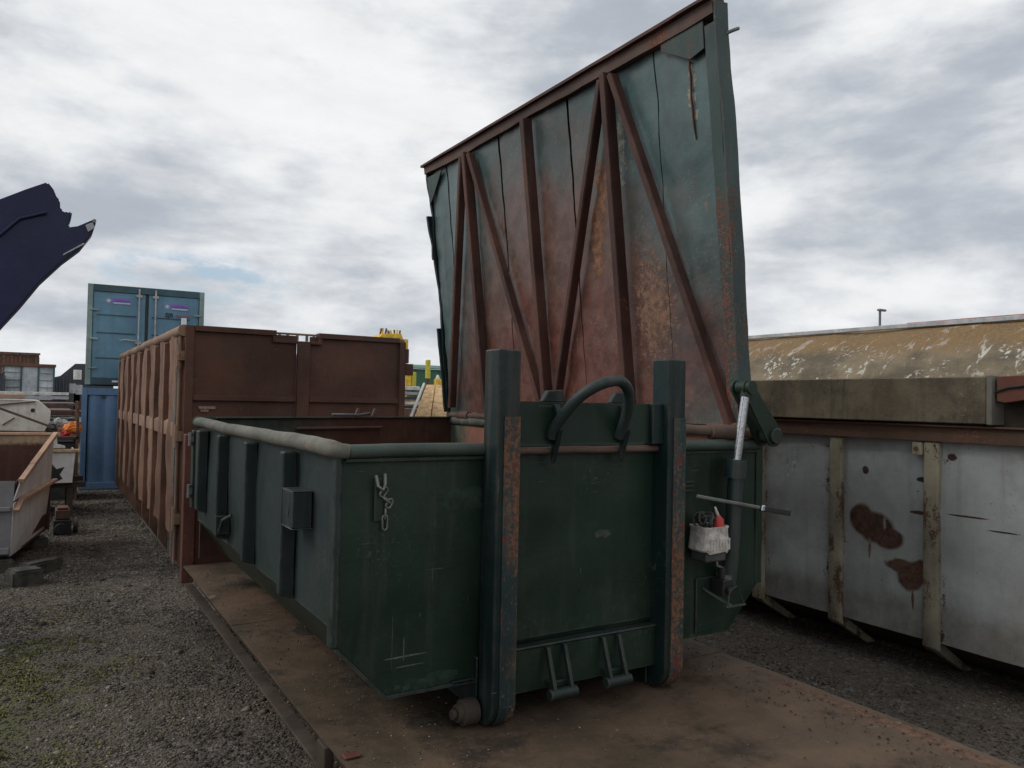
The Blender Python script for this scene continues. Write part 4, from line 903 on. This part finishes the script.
def block(name, c, dims, rz, tilt, label, g='timber blocks by the white skip'):
    o = bpy.data.objects.new(name, None)
    bm = bmesh.new(); bmesh.ops.create_cube(bm, size=1); bmesh.ops.scale(bm, vec=dims, verts=bm.verts)
    bmesh.ops.bevel(bm, geom=bm.edges[:], offset=.018, segments=2, affect='EDGES')
    bmesh.ops.subdivide_edges(bm, edges=bm.edges[:], cuts=2)
    for v in bm.verts: v.co += Vector((nz(v.co.y*5, v.co.z*5, c[0]), nz(v.co.x*5, v.co.z*5, c[1]), nz(v.co.x*5, v.co.y*5, 7)))*.014
    bmesh.ops.translate(bm, verts=bm.verts, vec=(0, 0, dims[2]/2))
    me = bpy.data.meshes.new(name); bm.to_mesh(me); bm.free(); me.materials.append(darkwood)
    bpy.data.objects.remove(o); o = bpy.data.objects.new(name, me); COL.objects.link(o); o.location = c; o.rotation_euler = (tilt, 0, rz)
    return tag(o, label, 'block', g)
block('support_block', (-1.06, 5.72, -.015), (.26, .22, .16), .35, .0, 'nearest black block, squarish, in front of the white skip')
block('support_block', (-.93, 6.28, -.015), (.42, .15, .12), .75, .0, 'long grey-topped dark block lying askew beside the white skip')
block('support_block', (-1.32, 6.45, -.02), (.3, .22, .135), .2, .0, 'dark block wedged under the corner of the white skip')
block('support_block', (-1.02, 7.75, -.02), (.3, .2, .125), .2, .0, 'dark block under the far end of the white skip')

# second white skip and its stand
s2 = thing('white_skip', (-.9, 10.3, 0), 'small white skip with torn corner and buff rim standing behind', 'skip bin')
part('body', white, s2, MB().prism([(-2.1, 10.0, .50), (-.56, 10.0, .50), (-.53, 10.0, .94), (-2.1, 10.0, .94)], (0, .02, 0)).box((-2.1, 10.03, .5), (-.56, 11.2, .52)).prism([(-.56, 10.021, .50), (-.56, 11.2, .50), (-.53, 11.2, .94), (-.53, 10.021, .94)], (-.02, 0, 0)), bevel=0)
part('rim', timber, s2, MB().box((-2.1, 9.96, .945), (-.48, 10.03, .985)))
part('torn_hole', black, s2, MB().prism([(-.84, 9.997, .80), (-.76, 9.997, .70), (-.66, 9.997, .73), (-.72, 9.997, .62), (-.68, 9.997, .56), (-.80, 9.997, .50), (-.87, 9.997, .55)], (0, .002, 0)), bevel=0)
for y in (10.1, 11.0):
    part('stand_beam', beam_m, s2, MB().box((-2, y, .42), (-.38, y+.1, .495)))
    for x in (-1.9, -1.2, -.62): part('stand_leg', beam_m, s2, MB().box((x, y, 0), (x+.08, y+.1, .418)))
# dark engine-like scrap under it
sc = thing('scrap_engine', (-.62, 8.6, 0), 'dark scrap engine lump with red cover under the small skip', 'engine')
part('engine_block', black, sc, MB().box((-.80, 8.45, 0), (-.60, 8.9, .18)).tube([(-.58, 8.5, .1), (-.53, 8.5, .1)], .09, 16).tube([(-.72, 8.44, .08), (-.72, 8.40, .08)], .07, 14))
part('engine_head', dull, sc, MB().box((-.78, 8.5, .19), (-.62, 8.85, .30)))
part('red_cover', redbrown, sc, MB().box((-.76, 8.52, .305), (-.64, 8.75, .335)))

# scrapped cream hull / panels above
hull = thing('cream_hopper', (-1.6, 10.8, 0), 'cream painted scrap hopper with rusty bars lying across it', 'scrap hopper')
part('hopper_side', cream, hull, MB().prism([(-3.2, 10.6, 1.20), (-.93, 10.6, 1.20), (-.86, 10.6, 1.36), (-.85, 10.6, 1.52), (-1.02, 10.6, 1.68), (-3.2, 10.6, 1.70)], (0, .9, 0)))
part('hopper_rim', orangerim, hull, MB().box((-3.2, 10.55, 1.705), (-1.18, 10.7, 1.76)))
for x in (-3.1, -1.1): part('hopper_foot', dull, hull, MB().box((x, 10.7, 0), (x+.12, 11.3, 1.19)))
part('hole', black, hull, MB().tube([(-1.08, 10.597, 1.53), (-1.08, 10.59, 1.53)], .03, 8), bevel=0)
for p0, p1 in (((-1.55, 10.57, 1.60), (-1.05, 10.57, 1.66)), ((-1.6, 10.57, 1.61), (-1.55, 10.57, 1.30)), ((-1.45, 10.57, 1.31), (-1.30, 10.57, 1.42))): part('dark_bar', dull, hull, MB().bar(p0, p1, .02, .02))
tag(MB().bar((-1.75, 10.1, 1.68), (-.84, 9.9, 1.31), .03, .03).build('rusty_bar', ledge_m, None, origin=(-1.3, 10, 1.5)), 'long thin rusty bar leaning down across the cream hopper', 'bar')
tag(MB().bar((-2.1, 10.2, 1.25), (-.90, 10.2, 1.22), .05, .03).build('red_rail', redbrown, None, origin=(-1.5, 10.2, 1.2)), 'low red-brown rail lying along the bottom of the cream hopper', 'rail')

# racks and scrap between hopper and containers
rk = thing('scrap_rack', (-.6, 12.2, 0), 'steel rack of scrap with red shelf edge beside the blue container', 'rack')
part('shelf', redbrown, rk, MB().box((-.95, 12.1, 1.02), (-.42, 12.9, 1.06)))
part('shelf', beam_m, rk, MB().box((-1.4, 12.9, 1.30), (-.42, 13.3, 1.34)))
for y in (12.1, 12.86): part('upright', dull, rk, MB().box((-.46, y, 0), (-.42, y+.04, 1.66)))
part('lower_shelf', charcoal, rk, MB().box((-.95, 12.2, .0), (-.47, 12.9, .95)))
def lump(name, c, r, mat, label, cat, sq=(1, 1, 1), seed=0):
    bm = bmesh.new(); bmesh.ops.create_icosphere(bm, subdivisions=3, radius=1)
    for v in bm.verts:
        d = 1+.45*nz(v.co.x+seed, v.co.y, v.co.z, 1.6); v.co = Vector((v.co.x*sq[0], v.co.y*sq[1], v.co.z*sq[2]))*d*r
    me = bpy.data.meshes.new(name); bm.to_mesh(me); bm.free(); me.materials.append(mat); o = bpy.data.objects.new(name, me); COL.objects.link(o); o.location = c
    return tag(o, label, cat)
lump('orange_bag', (-.50, 12.4, 1.20), .13, orange, 'bright orange bag on the scrap rack beside the blue container', 'bag', (1, .7, .75), 3)
scraps = ((-.86, 12.4, 1.17, .13, black, 'black tangled scrap heap on the rack left of the orange bag'), (-.72, 12.6, 1.14, .11, dull, 'dull brown scrap lump in the middle of the rack'), (-.62, 12.35, 1.10, .07, redp, 'small red scrap piece in front of the orange bag'), (-.74, 12.3, 1.09, .05, palegrey, 'small pale scrap piece on the red shelf'), (-.68, 12.7, 1.28, .09, palegrey, 'pale blue grey sheet crumpled behind the orange bag'))
for i, (x, y, z, r, m, lb) in enumerate(scraps): lump('scrap_piece', (x, y, z), r, m, lb, 'scrap', (1.2, .8, .8), i*3.3)
tag(MB().prism([(-.84, 9.98, 1.0), (-.80, 9.98, 1.14), (-.77, 9.98, 1.16), (-.76, 9.98, 1.06), (-.66, 9.98, 1.03), (-.66, 9.98, .995)], (0, .08, 0)).build('white_fitting', white, None, bevel=.01, origin=(-.8, 10, 1)), 'broken white fitting standing on the small skip rim', 'fitting')
# far: stacks of flat material, containers, dark sheds
def slabs(name, x0, x1, y, zs, mats, label, cat, g=None):
    t = thing(name, ((x0+x1)/2, y, 0), label, cat, g)
    for k, (z0, z1) in enumerate(zs): part('layer', mats[k % len(mats)], t, MB().box((x0+random.uniform(-.1, .1), y+random.uniform(0, .2), z0), (x1+random.uniform(-.1, .1), y+2, z1)))
    return t
slabs('sheet_stack', -3.2, -.28, 22.5, [(1.72, 1.80), (1.60, 1.69), (0, 1.56)], [silver, palegrey, charcoal], 'long stack of pale grey sheets on dark bearers far left', 'sheet stack')
slabs('beam_stack', -1.7, -.2, 18.0, [(1.48, 1.55), (1.28, 1.36), (1.1, 1.2), (0, 1.0)], [dull, redbrown, silver, charcoal], 'stack of rusty beams with dark gaps left of the containers', 'beam stack')
slabs('beam_stack', -1.5, -.35, 15.3, [(1.38, 1.44), (1.16, 1.24), (.0, 1.02)], [redbrown, palegrey, charcoal], 'low heap of brown and grey beams behind the scrap rack', 'beam stack')
fc = thing('site_container', (-1.4, 28.3, 0), 'faded blue and white container with rust streaks far left', 'container')
part('body', bluewhite, fc, MB().box((-2.15, 28.3, 0), (-.62, 33, 2.66)))
for x in (-2.14, -1.62, -1.12, -.66): part('post', tealdark, fc, MB().box((x, 28.24, 0), (x+.05, 28.297, 2.66)))
for z in (1.95, 2.2, 2.45): part('rail', palegrey, fc, MB().box((-2.08, 28.26, z), (-1.65, 28.297, z+.03))); part('rail', palegrey, fc, MB().box((-1.05, 28.26, z), (-.68, 28.297, z+.03)))
part('roof_edge', redbrown, fc, MB().box((-2.2, 28.2, 2.662), (-.58, 28.4, 2.76)))
fb = thing('site_container', (-1.9, 34, 0), 'dark red brown container rising behind the faded blue one', 'container')
part('body', redbrown, fb, MB().box((-3.6, 34.5, 0), (-1.12, 39, 3.32)))
part('top_rail', dull, fb, MB().box((-3.65, 34.4, 3.325), (-1.08, 34.6, 3.40)))
for k in range(9): part('stiffener', dull, fb, MB().box((-3.5+k*.28, 34.44, 0), (-3.42+k*.28, 34.497, 3.32)))
ds = thing('dark_shed', (0, 33, 0), 'dark shed with sloping roof left of the teal container', 'shed')
part('shed_wall', charcoal, ds, MB().prism([(-.62, 32.3, 0), (-.62, 32.3, 2.38), (-.38, 32.3, 2.45), (.12, 32.3, 2.95), (1.5, 32.3, 3.0), (1.5, 32.3, 0)], (0, 5, 0)))
for k in range(6): part('cladding_rib', plain('cladding_grey', (.10, .105, .12), .2, .6), ds, MB().box((-.52+k*.12, 32.26, 0), (-.50+k*.12, 32.297, 2.3+k*.05)))
sk2 = thing('dark_skip', (-3, 30, 0), 'dark green skip at the far left behind the sheet stack', 'skip bin')
part('body', charcoal, sk2, MB().box((-3.6, 27.0, 0), (-2.05, 29, 2.35)))
part('rim', dull, sk2, MB().box((-3.65, 26.95, 2.355), (-2.02, 27.05, 2.42)))
# white drums between
for i, (x, z, lb) in enumerate(((.10, 2.62, 'upper pale drum beside the teal container'), (-.02, 2.12, 'lower pale drum beside the teal container'), (.14, 2.08, 'grey drum tucked against the teal container'))):
    d_ = thing('drum', (x, 29, 0), lb, 'drum'); part('drum_body', palegrey if i else silver, d_, MB().tube([(x, 29, z-.35), (x, 29, z)], .13, 14), bevel=.01); part('drum_stand', charcoal, d_, MB().box((x-.1, 28.9, 0), (x+.1, 29.1, z-.352)))

# ------------------------------------------------------------------ dark blue curved blade, upper left
bl = thing('shear_blade', (-1.6, 4.0, 0), 'dark navy curved steel blade with torn jagged tip against the sky', 'blade')
pts = [(-1.28, 3.23), (-1.12, 3.33), (-.98, 3.41), (-.94, 3.36), (-.92, 3.31), (-.895, 3.28), (-.89, 3.21), (-.85, 3.19), (-.81, 3.21), (-.815, 3.165), (-.82, 3.14), (-.84, 3.08), (-.77, 3.10), (-.66, 3.17), (-.645, 3.15), (-.67, 3.05), (-.75, 2.92), (-.87, 2.80), (-1.01, 2.63), (-1.13, 2.44), (-1.25, 2.27), (-1.40, 1.98), (-1.53, 1.60), (-1.63, 1.02), (-1.68, .5), (-1.70, .0), (-2.4, .0), (-2.38, .9), (-2.25, 1.7), (-2.05, 2.35), (-1.85, 2.72), (-1.57, 3.05)]
part('blade_plate', navy, bl, MB().prism([(x, 3.97, z) for x, z in pts], (0, .16, 0)), bevel=.012, seg=2)
part('wear_plate', palegrey, bl, MB().prism([(-.70, 3.955, 3.06), (-.72, 3.955, 3.11), (-.67, 3.955, 3.14), (-.655, 3.955, 3.10)], (0, .013, 0)), bevel=.002)
part('wear_plate', palegrey, bl, MB().prism([(-.865, 3.955, 2.855), (-.86, 3.955, 2.87), (-.73, 3.955, 2.97), (-.715, 3.955, 2.965)], (0, .013, 0)), bevel=.002)
part('bolt', galv, bl, MB().tube([(-.66, 3.94, 3.15), (-.66, 3.968, 3.15)], .014, 10), bevel=0)
part('edge_rib', navy, bl, MB().tube([(-1.28, 3.955, 2.95), (-1.15, 3.955, 3.10), (-.98, 3.955, 3.17)], .012, 8), bevel=0)

# ------------------------------------------------------------------ the gap between brown bin and lid
gr = thing('green_shed', (55, 108, 0), 'long green clad building in the distance beyond the yard', 'building')
part('green_wall', greenroof, gr, MB().box((30, 108, 0), (78, 130, 6.6)))
part('green_roof', greenroof, gr, MB().prism([(29.5, 107.6, 6.62), (78.5, 107.6, 6.62), (78.5, 118, 7.6), (29.5, 118, 7.6)], (0, 0, .15)))
for k in range(24): part('cladding_seam', charcoal, gr, MB().box((31+k*2, 107.93, 0), (31.1+k*2, 107.997, 6.6)))
yp = []
for i, (x, y, z0, z1, lb) in enumerate(((11.86, 24.45, 2.62, 3.36, 'taller of the two yellow-green posts beyond the timber'), (11.37, 24.76, 2.17, 2.87, 'shorter yellow-green post nearer the brown bin'))):
    t_ = thing('yellow_post', (x, y, 0), lb, 'post'); part('yellow_sleeve', yellowg, t_, MB().tube([(x, y, z0), (x, y, z1)],   .13 if i else .10, 14), bevel=.02); part('stem', dull, t_, MB().tube([(x, y, 0), (x, y, z0)], .06, 10), bevel=0)
ym = thing('yellow_loader', (11.0, 25.0, 0), 'yellow machine with spiky top partly hidden behind the brown bin', 'machine')
part('mast', yellow, ym, MB().box((11.02, 24.9, 1.2), (11.2, 25.3, 4.15)))
part('cab_roof', yellow, ym, MB().prism([(9.95, 24.9, 4.1), (10.1, 24.9, 4.30), (10.9, 24.9, 4.36), (11.0, 24.9, 4.1)], (0, .8, 0)))
part('body', yellow, ym, MB().box((9.6, 24.95, .6), (11.0, 26.5, 2.2)))
part('lower_mast', yellow, ym, MB().box((11.0, 24.6, 2.2), (11.22, 24.88, 3.0)))
for k in range(9): part('spike', yellow if k % 2 else dull, ym, MB().tube([(10.1+k*.1, 25.1, 4.25), (10.1+k*.1+random.uniform(-.08, .08), 25.1, 4.46+random.uniform(0, .1))], .035, 6), bevel=0)
for x in (9.8, 10.9): part('wheel', black, ym, MB().tube([(x, 24.7, .6), (x, 24.94, .6)], .6, 20), bevel=.05)
# sawn planks leaning on a dark stack
pk = thing('plank_ramp', (3.9, 7.0, 0), 'pale sawn planks sloping down over a stack behind the open lid', 'timber')
for i in range(6):
    a = i/6; b = (i+1)/6-.012
    P0, P1 = Vector((3.13, 6.30, 1.52)), Vector((4.35, 5.6, 1.52)); Q0, Q1 = Vector((3.62, 6.95, 2.02)), Vector((4.3, 6.55, 2.02))
    part('plank', timber, pk, MB().prism([P0.lerp(P1, a), P0.lerp(P1, b), Q0.lerp(Q1, b), Q0.lerp(Q1, a)], (0, 0, -.03)), bevel=.003)
part('edge_trim', silver, pk, MB().bar((3.10, 6.33, 1.53), (3.60, 6.98, 2.03), .03, .04))
part('stack_body', dull, pk, MB().prism([(3.2, 6.35, 0), (4.3, 5.75, 0), (4.35, 6.7, 0), (3.7, 7.1, 0)], (0, 0, 1.45)), bevel=.01)
part('stack_top', timber, pk, MB().prism([(3.66, 7.02, 1.5), (4.3, 6.65, 1.5), (4.9, 7.5, 1.5), (4.2, 7.9, 1.5)], (0, 0, .5)), bevel=.01)
ss = thing('pipe_stack', (5.6, 12.4, 0), 'pale and dark flat lengths stacked behind the brown bin', 'sheet stack')
for k, (z0, z1, m) in enumerate(((2.0, 2.08, silver), (1.9, 1.96, palegrey), (1.80, 1.86, charcoal), (1.70, 1.76, silver), (1.62, 1.66, charcoal), (0, 1.58, dull))):
    part('layer', m, ss, MB().prism([(4.6+k*.05, 12.5, z0), (5.75+k*.03, 11.85, z0), (6.3, 13.0, z0), (5.0, 13.6, z0)], (0, 0, z1-z0)))
sp2 = thing('sand_heap', (7.2, 16.5, 0), 'low tan heap of scrap behind the flat lengths', 'heap')
part('heap', plain('tan_heap', (.25, .18, .11), .3, .9, sc=6), sp2, MB().prism([(6.2, 16.8, 0), (8.6, 15.4, 0), (8.2, 15.6, 1.9), (6.9, 16.4, 1.75)], (.6, 1.0, 0)))
tp = thing('signal_post', (12.17, 24.2, 0), 'dark post with small yellow lamp unit beyond the planks', 'post')
part('stem', dull, tp, MB().tube([(12.17, 24.2, 0), (12.17, 24.2, 2.3)], .05, 8), bevel=0)
part('lamp_unit', yellow, tp, MB().box((12.05, 24.1, 2.3), (12.3, 24.3, 2.62)), bevel=.02)
part('dome', silver, tp, MB().tube([(12.17, 24.2, 2.63), (12.17, 24.2, 2.78)], [.09, .04], 10), bevel=0)

# far lamp post
L0 = world_at(880, 328, 45); L1 = world_at(880, 311, 45)
lamp.location = (L0.x, L0.y, 0)
part('stem', galv, lamp, MB().tube([(L0.x, L0.y, 0), (L1.x, L1.y, L1.z)], .07, 8), bevel=0)
part('lamp_head', galv, lamp, MB().box((L1.x-.15, L1.y-.1, L1.z), (L1.x+.5, L1.y+.1, L1.z+.12)), bevel=.02)
bpy.context.view_layer.update()
